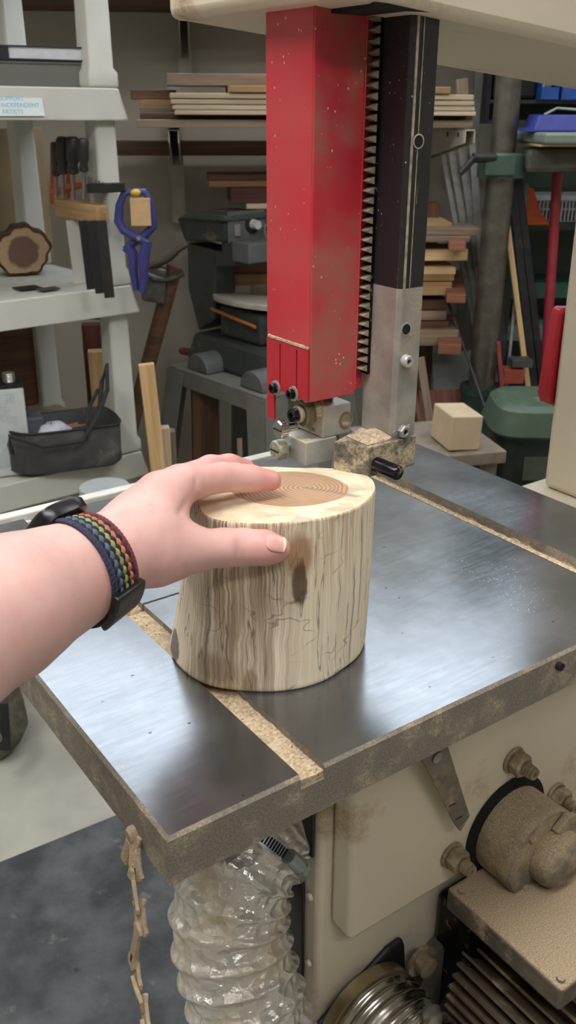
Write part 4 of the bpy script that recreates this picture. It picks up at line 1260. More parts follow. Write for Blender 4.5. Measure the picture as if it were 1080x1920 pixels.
# top blocks
tile(A0, SL0, B0, KB - KW, -SDP, 0, (1, 0, 1, 0)); tile(A0, SL0, KB + KW, B1, -SDP, 0, (1, 0, 0, 1))
tile(SL1, 0.445, B0, KB - KW, -SDP, 0, (0, 0, 1, 0)); tile(SL1, 0.445, KB + KW, B1, -SDP, 0, (0, 0, 0, 1))
tile(0.445, SR0, B0, B1, -SDP, 0, (0, 0, 1, 1))
tile(SR1, A1, B0, B1, -SDP, 0, (0, 1, 1, 1))
mb.mat = 1
for (a0, a1, b0, b1) in ((A0, 0.445, B0, KB - KW), (A0, 0.445, KB + KW, B1), (0.445, A1, B0, B1)):
    mb.box(a0, a1, b0, b1, -TT, -SDP)
table = mb.build('table', [M_TOP, M_SIDE], saw, weld=True)
mb = MB(iS); mb.box(0.20, 0.70, 0.39, 0.40, -0.05, -TT - 0.0005); mb.box(0.20, 0.70, 0.77, 0.78, -0.05, -TT - 0.0005); mb.box(0.40, 0.41, 0.40, 0.77, -0.05, -TT - 0.0005); mb.build('rib', M_SIDE, table)
mb = MB(iS); mb.lathe([(0.027, -0.001), (0.027, 0.0006), (0.004, 0.0006)], (0.452, KB, 0), (0, 0, 1), 32); mb.build('throat_plate', M_ALUM, table, smooth=True)
mb = MB(iS); mb.cyl((0.495, B0 + 0.0005, -0.009), (0.495, B0 - 0.004, -0.009), 0.0032, seg=12); mb.build('pin', M_DARK, table)
# white fence rail along the back edge
P0, P1 = sZ(0, 985, -0.001), sZ(505, 859, -0.001)
mb = MB(iS); mb.box(0.172, 0.59, 0.820, 0.8335, -0.03, 0.0015); mb.box(0.25, 0.27, 0.8145, 0.8195, -0.025, -0.005); mb.box(0.55, 0.57, 0.8145, 0.8195, -0.025, -0.005)
mb.build('fence_rail', m_plain('rail_white', (206, 206, 200), 0.4, var=0.08, scale=60, dust=0.05), saw, bevel=0.0015)

# ---- frame: upper wheel housing, column, lower cabinet
UB0, UB1 = 0.462, 0.66
prof = [(0.36, 0.4235), (0.372, 0.4235), (0.66, 0.3985), (0.83, 0.3835), (0.84, 0.375), (0.845, -0.05), (1.06, -0.05), (1.06, 1.0), (0.36, 1.0)]
mb = MB(iS); mb.prism_xz(prof, UB0, UB1); mb.build('upper_frame', M_CREAM, saw, bevel=0.007, bseg=3, smooth=True)
mb = MB(iS); mb.box(0.39, 0.47, 0.465, 0.57, 0.4195, 0.4225); mb.build('guide_opening', M_CAVE, saw)
mb = MB(iS); mb.box(0.362, 1.06, UB0, UB1 + 0.02, -0.93, -0.0505)
mb.build('lower_cabinet', M_CREAM, saw, bevel=0.006, bseg=3, smooth=True)
mb = MB(iS); mb.box(0.34, 1.10, 0.42, 0.76, -TABLE_H, -0.9305); mb.build('plinth', M_BLACK, saw, bevel=0.01)
# black plates on the left end of the cabinet
mb = MB(iS); mb.box(0.3585, 0.3615, 0.468, 0.54, -0.212, -0.06); mb.build('end_plate', M_BLACK, saw, bevel=0.003)
mb = MB(iS); mb.box(0.3585, 0.3615, 0.480, 0.60, -0.55, -0.25); mb.build('end_plate', M_BLACK, saw, bevel=0.003)
for z in (-0.26, -0.34):
    mb = MB(iS); mb.lathe([(0.004, 0), (0.003, 0.003)], (0.3615, 0.473, z), (-1, 0, 0), 10); mb.build('rivet', M_CREAM, saw, smooth=True)
# raised panel
mb = MB(iS)
a0, a1, z0, z1 = 0.3735, 1.02, sB(655, 1768, 0.44).z, -0.062
mb.hexa([(a0, 0.4615, z0 + 0.012), (a1, 0.4615, z0 + 0.012), (a1, 0.4615, z1 + 0.01), (a0, 0.4615, z1 + 0.01), (a0 + 0.006, 0.44, z0), (a1 - 0.006, 0.44, z0), (a1 - 0.006, 0.44, z1), (a0 + 0.006, 0.44, z1)])
mb.build('raised_panel', M_CREAM, saw, bevel=0.005, bseg=3, smooth=True)
PB_ = 0.4395
# three dusty studs with nuts
for q in ((846, 1602), (962, 1424), (1040, 1489)):
    c = sB(q[0], q[1], PB_)
    def pt(h):
        return (c.x, PB_ - h, c.z)
    st_ = MB(iS); st_.lathe([(0.0135, 0), (0.0135, 0.003)], pt(0), (0, -1, 0), 24); washer = st_.build('stud_washer', M_BOLT, saw, bevel=0.0008, smooth=True)
    mb = MB(iS); mb.lathe([(0.0112, 0), (0.0118, 0.0015), (0.0118, 0.0105), (0.010, 0.012)], pt(0.0032), (0, -1, 0), 6); mb.build('nut', M_BOLT, washer, bevel=0.0005)
    mb = MB(iS); prof = [(0.0062, 0)]
    for k in range(4):
        prof += [(0.0068, 0.001 + 0.002 * k), (0.006, 0.002 + 0.002 * k)]
    prof += [(0.0062, 0.0095), (0.0058, 0.011), (0.0022, 0.011), (0.0022, 0.008)]
    mb.lathe(prof, pt(0.0155), (0, -1, 0), 18); mb.build('stud', M_BOLT, washer, smooth=True)
# trunnion knob: thick dusty boss through a round hole
c = sB(948, 1545, PB_)
dB = Vector((0.0, -1, 0.0))
mb = MB(iS); mb.lathe([(0.054, 0), (0.054, 0.0006)], (c.x, PB_, c.z), (0, -1, 0), 40); mb.build('boss_hole', M_CAVE, saw, smooth=True)
M_BOSS = m_plain('dusty_boss', (120, 112, 100), 0.8, 0.0, var=0.15, scale=120, dust=0.42, dscale=16, up=0.8, bump=0.3)
cb = Vector((c.x + 0.005, PB_ - 0.001, c.z - 0.006))
mb = MB(iS); mb.lathe([(0.0455, 0), (0.0455, 0.030), (0.046, 0.034), (0.046, 0.039), (0.0445, 0.042)], cb, (0, -1, 0), 40); boss = mb.build('trunnion_boss', M_BOSS, saw, smooth=True)
cc = cb + Vector((0.010, -0.042, -0.004))
mb = MB(iS); mb.lathe([(0.029, 0), (0.029, 0.010), (0.027, 0.017), (0.021, 0.022), (0.01, 0.0245), (0.001, 0.025)], cc, (0, -1, 0), 32); mb.build('boss_cap', M_BOSS, boss, smooth=True)
mb = MB(iS); mb.prism([(0, 0.0), (0.016, 0.012), (0.03, 0.006), (0.034, -0.02), (0.026, -0.022)], 0, 0.008, M=Matrix.Translation(cb + Vector((0.004, -0.0425, 0.028))) @ Matrix.Rotation(math.radians(90), 4, 'X')); mb.build('boss_clip', M_BOSS, boss, bevel=0.002)
for k in (0.6, 2.2, 4.1):
    mb = MB(iS); p = cb + Vector((0.036 * math.cos(k), -0.042, 0.036 * math.sin(k))); mb.lathe([(0.0036, 0), (0.0036, 0.003), (0.002, 0.004)], p, (0, -1, 0), 10); mb.build('boss_screw', M_BOLT, boss, smooth=True)
# steel pointer strap hanging from under the table
b = 0.425
pts = [sB(785, 1415, b), sB(838, 1398, b), sB(879, 1528, b), sB(862, 1558, b), sB(852, 1545, b)]
mb = MB(iS); mb.prism_xz([(p.x, p.z) for p in pts], b - 0.0015, b + 0.0015)
ptr = mb.build('scale_pointer', m_plain('pointer_steel', (118, 112, 100), 0.5, 0.5, var=0.2, scale=60, dust=0.25), saw, bevel=0.0005)
p = sB(817, 1418, b); mb = MB(iS); mb.lathe([(0.0055, 0), (0.0055, 0.0015), (0.003, 0.0025)], (p.x, b - 0.0016, p.z), (0, -1, 0), 14); mb.build('pointer_screw', M_STEEL, ptr, smooth=True)
for q in ((845, 1508), (858, 1532)):
    p = sB(q[0], q[1], b); mb = MB(iS); mb.box(p.x - 0.004, p.x + 0.004, b - 0.0019, b - 0.0016, p.z, p.z + 0.0008); mb.build('pointer_mark', M_DARK, ptr)
# trunnion body in the shade under the table
mb = MB(iS); mb.box(0.44, 0.66, 0.50, 0.66, -0.0503, -0.0345); mb.build('trunnion', M_BLKSTEEL, saw, bevel=0.004)

# motor: dusty terminal box, finned body, foot plate
mz = -0.30
c0, c1 = sZ(866, 1690, mz), sZ(1050, 1862, mz)
ma, mb0, mb1 = c0.x, c1.y, c0.y
M_MBOX = m_plain('motor_box', (96, 88, 78), 0.7, var=0.2, scale=60, dust=0.15, dscale=30, up=1.4, dustc=(176, 156, 128))
MW = 0.20
mb = MB(iS); mb.box(ma, ma + MW, mb0, mb1 + 0.02, mz - 0.026, mz); motor = mb.build('motor_terminal_box', M_MBOX, saw, bevel=0.004, bseg=3, smooth=True)
for (x, y) in ((ma + 0.008, mb0 + 0.008), (ma + 0.008, mb1 + 0.008), (ma + MW - 0.008, mb0 + 0.008)):
    mb = MB(iS); mb.lathe([(0.004, 0), (0.003, 0.002)], (x, y, mz + 0.0002), (0, 0, 1), 10); mb.build('lid_screw', M_MBOX, motor, smooth=True)
mc = Vector((ma + MW * 0.55, mb0 - 0.02, mz - 0.135))
M_MOT = m_plain('motor_body', (104, 90, 74), 0.6, 0.2, var=0.15, scale=40, dust=0.2)
mb = MB(iS); mb.lathe([(0.085, 0.0), (0.095, 0.004), (0.095, 0.15)], mc, (0, 1, 0), 40); mot = mb.build('motor_body', M_MOT, saw, smooth=True)
mb = MB(iS)
for k in range(44):
    t = math.radians(80 + k * 6.2)
    d = Vector((math.cos(t), 0, math.sin(t))); n_ = Vector((-math.sin(t), 0, math.cos(t)))
    p, q = mc + d * 0.094 + Vector((0, 0.002, 0)), mc + d * 0.117 + Vector((0, 0.002, 0))
    e = Vector((0, 0.135, 0))
    mb.add([tuple(v) for v in (p - n_ * 0.0016, p + n_ * 0.0016, p + n_ * 0.0016 + e, p - n_ * 0.0016 + e, q - n_ * 0.0014, q + n_ * 0.0014, q + n_ * 0.0014 + e, q - n_ * 0.0014 + e)], [(0, 3, 2, 1), (4, 5, 6, 7), (0, 1, 5, 4), (1, 2, 6, 5), (2, 3, 7, 6), (3, 0, 4, 7)])
mb.build('cooling_fins', M_MOT, mot)
mb = MB(iS); mb.box(ma + 0.03, ma + MW - 0.03, mb0 + 0.02, mb1, mz - 0.06, mz - 0.0265); mb.build('box_neck', M_BLKSTEEL, mot)
p = sB(800, 1800, 0.4605)
mb = MB(iS); mb.lathe([(0.05, 0), (0.05, 0.014), (0.046, 0.016)], (p.x + 0.03, 0.4605, p.z - 0.015), (0, -1, 0), 40); mb.build('motor_flange', m_plain('flange_grey', (84, 80, 72), 0.5, var=0.2, dust=0.1), mot, smooth=True)
mb = MB(iS); mb.box(ma + 0.012, ma + MW, mb1 - 0.01, 0.4612, mz - 0.20, mz - 0.03); mb.build('mount_block', M_BLKSTEEL, mot, bevel=0.006)
p = sB(800, 1812, 0.435)
mb = MB(iS); mb.lathe([(0.017, 0), (0.017, 0.003), (0.0105, 0.0031), (0.0105, 0.013), (0.0085, 0.014)], (p.x, 0.4445, p.z), (0, -1, 0), 24); mb.build('motor_bolt', M_BOLT, mot, smooth=True)

# ---- guide post
PA0, PA1, PB0, PB1 = 0.4275, 0.4492, 0.4719, 0.507
ch = 0.003
sec = [(PA0 + ch, PB0), (PA1, PB0), (PA1, PB1), (PA0, PB1), (PA0, PB0 + ch)]
ZS = 0.2535
mb = MB(iS); mb.prism(sec, 0.136, ZS); mb.mat = 1; mb.prism(sec, ZS, 0.60)
post = mb.build('guide_post', [M_BARE, M_POSTB], saw, bevel=0.0006)
# worn bright strips along the front corner of the black part
M_WORN = m_plain('worn_edge', (172, 164, 144), 0.5, 0.4, var=0.35, scale=120)
mb = MB(iS); mb.box(PA0 + 0.0026, PA0 + 0.0042, PB0 - 0.0009, PB0 - 0.0001, ZS - 0.012, 0.424); mb.box(PA0 + 0.0082, PA0 + 0.0088, PB0 - 0.0006, PB0 - 0.0001, ZS, 0.424); mb.build('worn_edge', M_WORN, post)
for (q, nm) in (((784, 265), 1), ((761, 617), 0)):
    p = sB(q[0], q[1], PB0)
    mb = MB(iS); mb.lathe([(0.0046, 0), (0.0046, 0.0006), (0.0036, 0.0006)], (p.x, PB0 - 0.0001, p.z), (0, -1, 0), 24); h = mb.build('bolt_hole', M_ALUM, post, smooth=True)
    mb = MB(iS); mb.lathe([(0.0037, 0), (0.0037, 0.0008)], (p.x - 0.0002, PB0 - 0.0001, p.z), (0, -1, 0), 24); mb.build('hole_shadow', M_CAVE, h, smooth=True)
def capscrew(q, r, hgt, nm, parent, b=PB0, six=False, mm=None):
    p = sB(q[0], q[1], b)
    mb = MB(iS); mb.lathe([(r, 0), (r, hgt * 0.75), (r * 0.85, hgt), (r * 0.45, hgt), (r * 0.4, hgt * 0.6)], (p.x, b - 0.0001, p.z), (0, -1, 0), 6 if six else 24)
    o = mb.build(nm, mm or M_ALUM, parent, smooth=not six, bevel=0.0003 if six else 0)
    mb = MB(iS); mb.lathe([(r * 0.42, 0), (r * 0.42, hgt * 0.62)], (p.x, b - 0.0002, p.z), (0, -1, 0), 6); mb.build('socket', M_CAVE, o)
    return p
capscrew((759, 676), 0.0044, 0.0048, 'cap_screw', post)
capscrew((754, 808), 0.0052, 0.0042, 'hex_nut', post, six=True, mm=M_BARE)
for q in ((739, 812), (766, 801)):
    p = sB(q[0], q[1], PB0); mb = MB(iS); mb.lathe([(0.0022, 0), (0.0022, 0.0012), (0.0012, 0.0012)], (p.x, PB0 - 0.0001, p.z), (0, -1, 0), 14); mb.build('set_screw', M_BARE, post, smooth=True)
# rack teeth along the back left corner of the post
RZ0, RZ1, PITCH = 0.1905, 0.424, 0.00645
mb = MB(iS); mb.box(0.4252, PA0 - 0.0002, PB1 - 0.0075, PB1 + 0.0005, RZ0 - 0.002, RZ1); rack_ = mb.build('rack', M_BLKSTEEL, post)
mb = MB(iS)
k = 0
while RZ0 + PITCH * (k + 1) < RZ1:
    z = RZ0 + PITCH * k
    mb.prism_xz([(0.4253, z), (0.4253, z + PITCH * 0.72), (0.4198, z + PITCH * 0.36), (0.4198, z + PITCH * 0.30)], PB1 - 0.0068, PB1 - 0.0005)
    k += 1
M_TEETH = m_plain('rack_teeth', (156, 146, 124), 0.6, 0.3, var=0.25, scale=150, dust=0.2)
mb.build('rack_teeth', M_TEETH, rack_)

# ---- guide bracket at the foot of the post, black pin
BZ0, BZ1 = 0.122, 0.1455
M_BRK = m_plain('dusty_bracket', (104, 98, 88), 0.85, var=0.4, scale=260, dust=0.42, dscale=70, dustc=(196, 180, 148), bump=0.5)
q0, q1 = sZ(615, 838, BZ1), sZ(697, 857, BZ1)
fr = 0.4690
mb = MB(iS); mb.prism([(0.4035, fr), (0.4492, fr), (0.4492, PB1), (0.4265, PB1), (0.3905, 0.4935)], BZ0, BZ1)
brk = mb.build('guide_bracket', M_BRK, saw, bevel=0.0012)
p0 = Vector((q0.x + 0.018, fr - 0.0002, BZ0 + 0.009)); 
e0, e1 = sZ(690, 874, BZ0 + 0.010), sZ(716, 888, BZ0 + 0.008)
mb = MB(iS); mb.lathe([(0.0054, 0), (0.0054, 0.021), (0.0048, 0.022)], (0.4105, fr - 0.0003, BZ0 + 0.0095), (0.12, -1, -0.05), 24); mb.build('guide_pin', M_BLKSTEEL, brk, smooth=True)

# ---- aluminium guide block, clamp block, bearing, knobs
LZ1 = 0.1415
mb = MB(iS); mb.box(0.3787, 0.4075, 0.5109, 0.540, BZ0 + 0.001, LZ1); gb = mb.build('guide_block', M_ALUM, saw, bevel=0.001)
ua0, ua1 = 0.4005, 0.4205
mb = MB(iS); mb.box(ua0 - 0.006, ua1, 0.5115, 0.545, LZ1 + 0.0002, 0.1655); ub = mb.build('clamp_block', M_ALUM, saw, bevel=0.001)
p = sB(648, 787, 0.5114)
mb = MB(iS); mb.lathe([(0.0066, 0), (0.0066, 0.0005), (0.0058, 0.0005)], (p.x, 0.5114, p.z), (0, -1, 0), 28); h = mb.build('bore', M_CHROME, ub, smooth=True)
mb = MB(iS); mb.lathe([(0.0059, 0), (0.0059, 0.0008), (0.004, 0.0004)], (p.x, 0.5114, p.z), (0, -1, 0), 28); mb.build('bore_inside', m_plain('bore_dusty', (128, 114, 84), 0.9, var=0.3, scale=200), h, smooth=True)
mb = MB(iS); mb.box(ua0 - 0.0064, ua1 - 0.012, 0.524, 0.526, 0.150, 0.154); mb.build('clamp_slit', M_CAVE, ub)
def knob(q, a, r, L, name, mm, knurl=True, hexsock=False):
    p = sA(q[0], q[1], a)
    mb = MB(iS)
    R = []
    seg = 60
    for h, kk in ((0, 0.85), (L * 0.1, 1.0), (L * 0.85, 1.0), (L, 0.88)):
        R.append([Vector((p.x - h + L, p.y + math.cos(t) * r * kk * (1 + (0.03 if i % 2 and knurl else 0)), p.z + math.sin(t) * r * kk * (1 + (0.03 if i % 2 and knurl else 0)))) for i, t in [(i, 2 * math.pi * i / seg) for i in range(seg)]])
    mb.rings(R)
    o = mb.build(name, mm, gb, smooth=True)
    mb = MB(iS); mb.cyl((p.x + L, p.y, p.z), (0.3786, p.y, p.z), r * 0.5, seg=16); mb.build('knob_shaft', M_CHROME, o, smooth=True)
    mb = MB(iS); mb.box(p.x - 0.0006, p.x - 0.0001, p.y - r * 0.7, p.y + r * 0.7, p.z - 0.0004, p.z + 0.0004); mb.build('knob_slot', M_DARK, o)
    return o
knob((515, 845), 0.366, 0.0075, 0.0085, 'knurled_knob', m_plain('knurled', (176, 172, 156), 0.45, 0.5, var=0.25, scale=300))
knob((520, 806), 0.362, 0.0068, 0.0065, 'rear_knob', M_CHROME)
p = sA(553, 778, 0.376)
def dsk(r, a0, a1, name, mm, parent, y=p.y, z=p.z):
    mb = MB(iS); mb.lathe([(r * 0.92, 0), (r, 0.0006), (r, a1 - a0 - 0.0006), (r * 0.92, a1 - a0)], (a0, y, z), (1, 0, 0), 28)
    return mb.build(name, mm, parent, smooth=True)
bear = dsk(0.0098, 0.3815, 0.3885, 'guide_bearing', m_plain('bearing', (120, 112, 92), 0.45, 0.6, var=0.25, scale=90, dust=0.2), saw)
dsk(0.0088, 0.3895, 0.3985, 'bearing_rear', M_BRK, bear)
dsk(0.0065, 0.3775, 0.3812, 'bearing_washer', M_BARE, bear)
mb = MB(iS); mb.lathe([(0.0048, 0), (0.0048, 0.005), (0.0022, 0.005), (0.002, 0.003)], (0.3774, p.y, p.z), (-1, 0, 0), 18); mb.build('bearing_screw', M_BLKSTEEL, bear, smooth=True)
mb = MB(iS); mb.tube([(0.385, 0.542, 0.1545), (0.3925, 0.525, 0.146), (0.40, 0.517, 0.1432)], 0.0013, 6); mb.build('spring_wire', M_BRK, bear)

# ---- red blade guard
GA, GB0, GB1 = 0.3779, 0.5060, 0.5602
th = 0.0016
gz = 0.1735
mb = MB(iS)
mb.box(GA, 0.4185, GB0, GB0 + th, gz, 0.426)
mb.box(GA, GA + th, GB0 + th, GB1, gz + 0.002, 0.426)
mb.box(0.4185, 0.4270, GB0 + 0.0018, GB0 + 0.0034, gz + 0.003, 0.426)
mb.box(0.4178, 0.4192, GB0 - 0.0012, GB0 + 0.0034, gz + 0.003, 0.426)
mb.box(GA + th, 0.42, GB1 - th, GB1, gz + 0.002, 0.426)
guard = mb.build('blade_guard', M_REDD, saw, bevel=0.0006)
pz1 = sA(507, 631, GA).z
pa = GA - 0.0018
mb = MB(iS)
slots = [sA(525, 700, pa).y, sA(556, 700, pa).y]
y0, y1 = GB0 + 0.0006, GB1 - 0.0022
edges = sorted([y1, slots[0] + 0.0007, slots[0] - 0.0007, slots[1] + 0.0007, slots[1] - 0.0007, y0], reverse=True)
zs0, zs1 = 0.1785, sA(525, 645, pa).z
for k in (0, 2, 4):
    mb.box(pa, GA - 0.0002, edges[k + 1], edges[k], gz + 0.001, pz1)
for k in (1, 3):
    mb.box(pa, GA - 0.0002, edges[k + 1], edges[k], zs1, pz1)
    mb.box(pa, GA - 0.0002, edges[k + 1], edges[k], gz + 0.001, zs0)
mb.box(pa, GA - 0.0002, y1 - 0.0095, y1, 0.150, gz + 0.001)
pl = mb.build('guard_plate', M_RED, guard)
for k, (y, z) in enumerate(((sA(518, 727, pa).y, sA(518, 727, pa).z), (sA(551, 738, pa).y, sA(551, 738, pa).z))):
    mb = MB(iS); mb.lathe([(0.0056, 0), (0.0056, 0.001)], (pa - 0.0001, y, z), (-1, 0, 0), 22); wsh = mb.build('guard_screw', M_BARE, guard, smooth=True)
    mb = MB(iS); mb.lathe([(0.0038, 0.0011), (0.0038, 0.0042), (0.0033, 0.0048), (0.0016, 0.0048), (0.0015, 0.003)], (pa - 0.0001, y, z), (-1, 0, 0), 18)
    mb.build('screw_head', M_BLKSTEEL, guard, smooth=True)
# blade inside the guard
mb = MB(iS); mb.box(0.409, 0.410, 0.520, 0.536, -0.04, 0.5)
mb.build('blade', M_STEEL, saw)
# red grip at the back of the column
pR = sA(1020, 660, 0.829)
b_ = 0.6775
pts = [sB(1049, 571, b_), sB(1030, 590, b_), sB(1006, 738, b_), sB(1010, 752, b_), sB(1030, 758, b_), sB(1060, 700, b_)]
mb = MB(iS); mb.prism_xz([(p.x, p.z) for p in [sB(1036, 572, b_), sB(1030, 590, b_), sB(1005, 735, b_), sB(1009, 750, b_), sB(1027, 757, b_), sB(1075, 757, b_), sB(1085, 572, b_)]], b_ - 0.016, b_)
mb.build('red_grip', M_RED, saw, bevel=0.004, bseg=3, smooth=True)

# ================================================================== SAWDUST
s = NT('sawdust')
g = s.n('ShaderNodeTexVoronoi', i_Vector=s.scale(s.obj(), (520, 520, 520)), i_Scale=1.0)
g2 = s.noise(s.obj(), 700.0, 2)
rr = s.xyz(g.outputs['Color'])[0]
col = s.mix(s.ramp(rr, 0.0, 1.0, 0, 1, False), lin((168, 147, 118)), lin((208, 189, 160)))
col = s.mix(s.ramp(s.noise(s.obj(), 460.0, 1), 0.66, 0.72), col, lin((120, 90, 60)))
s.out(col, 0.95)
s.bump(g2, 0.8, 0.001)
M_SAWDUST = s.m
def dust_strip(name, lb, a0, a1, b0, b1, zb, hfun, na, nb, M=SAW):
    """heap of sawdust with an uneven top over a rectangle"""
    P = Vector(((a0 + a1) / 2, (b0 + b1) / 2, zb))
    mb = MB(Matrix.Translation(-P))
    V, F = [], []
    for j in range(nb + 1):
        for i in range(na + 1):
            a, b = a0 + (a1 - a0) * i / na, b0 + (b1 - b0) * j / nb
            V.append((a, b, zb + max(0.0002, hfun(a, b, i / na, j / nb))))
    n = len(V)
    V += [(v[0], v[1], zb) for v in V]
    for j in range(nb):
        for i in range(na):
            q = j * (na + 1) + i
            F.append((q, q + 1, q + na + 2, q + na + 1)); F.append((n + q, n + q + na + 1, n + q + na + 2, n + q + 1))
    for j in range(nb):
        q = j * (na + 1); F.append((q, q + na + 1, n + q + na + 1, n + q)); q += na; F.append((q, n + q, n + q + na + 1, q + na + 1))
    for i in range(na):
        q = i; F.append((q, n + q, n + q + 1, q + 1)); q += nb * (na + 1); F.append((q, q + 1, n + q + 1, n + q))
    mb.add(V, F)
    o = mb.build(name, M_SAWDUST, M=M @ Matrix.Translation(P), smooth=True, angle=75)
    return tag(o, lb, 'sawdust', kind='stuff')
def nz(a, b, k, amp):
    return noise.noise(Vector((a * k, b * k, 3.1))) * amp
def h_left(a, b, u, v):
    return 0.0050 + nz(a, b, 160, 0.0011) + nz(a, b, 600, 0.0006) - (0.0075 if abs(b - KB) < 0.0016 and a > 0 else 0)
dust_strip('sawdust', 'pale sawdust packed along the miter slot in front of the log', SL0 + 0.0001, SL1 - 0.0001, B0 + 0.0015, KB - 0.0012, -SDP + 0.0001, h_left, 10, 150)
dust_strip('sawdust', 'pale sawdust packed in the miter slot beyond the saw kerf, by the wrist', SL0 + 0.0001, SL1 - 0.0001, KB + 0.0012, B1 - 0.03, -SDP + 0.0001, h_left, 10, 120)
def h_right(a, b, u, v):
    return max(0.0, (0.011 + nz(a, b, 90, 0.0035) + nz(a, b, 420, 0.0010)) * (1 - u * 0.75))
dust_strip('sawdust', 'ragged line of sawdust along the near wall of the right miter slot', SR0 + 0.0001, SR0 + 0.012, B0 + 0.01, B1 - 0.06, -SDP + 0.0001, h_right, 10, 180)
def h_spill(a, b, u, v):
    e = math.sin(math.pi * min(1, max(0, u))) * math.sin(math.pi * v) ** 0.3
    return max(0.0, 0.0022 * e + nz(a, b, 130, 0.0016) - 0.0004) * e
dust_strip('sawdust', 'thin ragged spill of sawdust beside the right miter slot', SR0 - 0.006, SR0 - 0.0002, B0 + 0.06, B1 - 0.08, 0.0002, h_spill, 6, 150)
def h_pile(a, b, u, v):
    e = min(u, 1 - u) * min(v, 1 - v) * 9
    return max(0.0006, min(1, e) * (0.003 + nz(a, b, 300, 0.0014)) + 0.004 * u * (1 - abs(v - 0.5)))
dust_strip('sawdust', 'heap of pale sawdust on the guide bracket at the foot of the post', 0.404, PA0 - 0.0006, 0.4715, 0.496, BZ1 + 0.0003, h_pile, 18, 18)
def h_ledge(a, b, u, v):
    return 0.0016 + nz(a, b, 400, 0.0008)
dust_strip('sawdust', 'small heap of sawdust on the ledge of the red guard plate', pa - 0.0004, GA - 0.0004, GB0 + 0.001, GB1 - 0.004, pz1 + 0.0002, h_ledge, 3, 30)

# ================================================================== THE LOG
LH = 0.1235
LC = Vector((-0.005, 0.593))
top_p = [(-180, .0615), (-148.6, .0635), (-138, .0682), (-129.9, .0700), (-120.2, .0680), (-106.8, .0638), (-85.1, .0595), (-63.8, .0585), (-44.4, .0605), (-19.2, .0628), (1.4, .0662), (14.4, .0675), (27.3, .065), (39.1, .058), (50, .050), (66, .042), (80, .0395), (100, .041), (120, .046), (150, .055)]
base_p = [(-171.7, .0831), (-162.9, .0828), (-146.6, .0815), (-131.6, .0798), (-112.1, .0730), (-100.5, .0700), (-78.8, .0664), (-64.2, .0637), (-43.1, .0600), (-10.7, .0622), (10, .064), (30, .063), (60, .056), (90, .052), (120, .058), (150, .072), (170, .082)]
def prof_at(pts, t):
    pts = sorted(pts)
    pts = [(pts[-1][0] - 360, pts[-1][1])] + pts + [(pts[0][0] + 360, pts[0][1])]
    for k in range(len(pts) - 1):
        if pts[k][0] <= t <= pts[k + 1][0]:
            u = (t - pts[k][0]) / (pts[k + 1][0] - pts[k][0])
            u = u * u * (3 - 2 * u) * 0.5 + u * 0.5
            return pts[k][1] * (1 - u) + pts[k + 1][1] * u
def smooth_prof(pts):
    v = np.array([prof_at(pts, -180 + 360 * i / 144) for i in range(144)])
    for _ in range(3):
        v = (np.roll(v, 1) + 2 * v + np.roll(v, -1)) / 4
    return v
tp, bp = smooth_prof(top_p), smooth_prof(base_p)
mb = MB()
R = []
zl = [0.0, 0.0006, 0.002] + [0.004 + (LH - 0.006) * k / 24 for k in range(25)] + [LH - 0.0008, LH]
for z in zl:
    u = z / LH
    w_ = (1 - u) ** 1.25
    r = bp * w_ + tp * (1 - w_)
    inset = 0.0016 if z == 0.0 else (0.0005 if z < 0.001 else (0.0006 if z == LH else 0))
    ring = []
    for i in range(144):
        t = -math.pi + 2 * math.pi * i / 144
        q = r[i] - inset + (0.0007 * noise.noise(Vector((math.cos(t) * 9, math.sin(t) * 9, z * 6))) if 0.002 < z < LH - 0.001 else 0)
        ring.append((q * math.cos(t), q * math.sin(t), z))
    R.append(ring)
mb.mat = 0
mb.rings(R, True, False)
cap = R[-1]
o_ = len(mb.v)
mb.mat = 1
CAPR = [[(p[0] * k, p[1] * k, LH) for p in cap] for k in (1.0, 0.75, 0.5, 0.25, 0.02)]
mb.rings(CAPR, False, True)
s = NT('log_side')
x, y, z = s.xyz(s.obj())
ang = s.math('ARCTAN2', y, x)
wob = s.math('MULTIPLY', s.math('SUBTRACT', s.noise(s.scale(s.obj(), (14, 14, 22)), 1.0, 3), 0.5), 0.16)
sa = s.math('ADD', ang, wob)
cv = s.comb(s.math('MULTIPLY', sa, 6.0), s.math('MULTIPLY', z, 5.0), 1.7)
fine = s.noise(s.comb(s.math('MULTIPLY', sa, 44.0), s.math('MULTIPLY', z, 14.0), 0.3), 1.0, 4, 0.65)
broad = s.noise(cv, 1.0, 4, 0.6, 0.4)
col = s.mix(s.ramp(fine, 0.32, 0.68), lin((242, 231, 208)), lin((227, 212, 183)))
# tan to grey-brown figure on the left half of the visible face
left = s.ramp(ang, -1.25, -1.75)
mid = s.math('MULTIPLY', left, s.ramp(ang, -2.75, -2.25))
k = s.math('MULTIPLY', mid, s.ramp(s.math('ADD', s.math('MULTIPLY', broad, 0.6), s.math('MULTIPLY', fine, 0.4)), 0.36, 0.58))
col = s.mix(s.math('MULTIPLY', k, 0.78), col, lin((152, 128, 102)))
up_ = s.ramp(z, 0.03, 0.115)
k2 = s.math('MULTIPLY', s.math('MULTIPLY', mid, up_), s.ramp(fine, 0.5, 0.66))
col = s.mix(s.math('MULTIPLY', k2, 0.8), col, lin((92, 68, 54)))
k3 = s.math('MULTIPLY', s.ramp(ang, -1.9, -1.0), s.math('MULTIPLY', s.ramp(z, 0.055, 0.12), s.ramp(fine, 0.44, 0.62)))
col = s.mix(s.math('MULTIPLY', k3, 0.5), col, lin((170, 136, 92)))
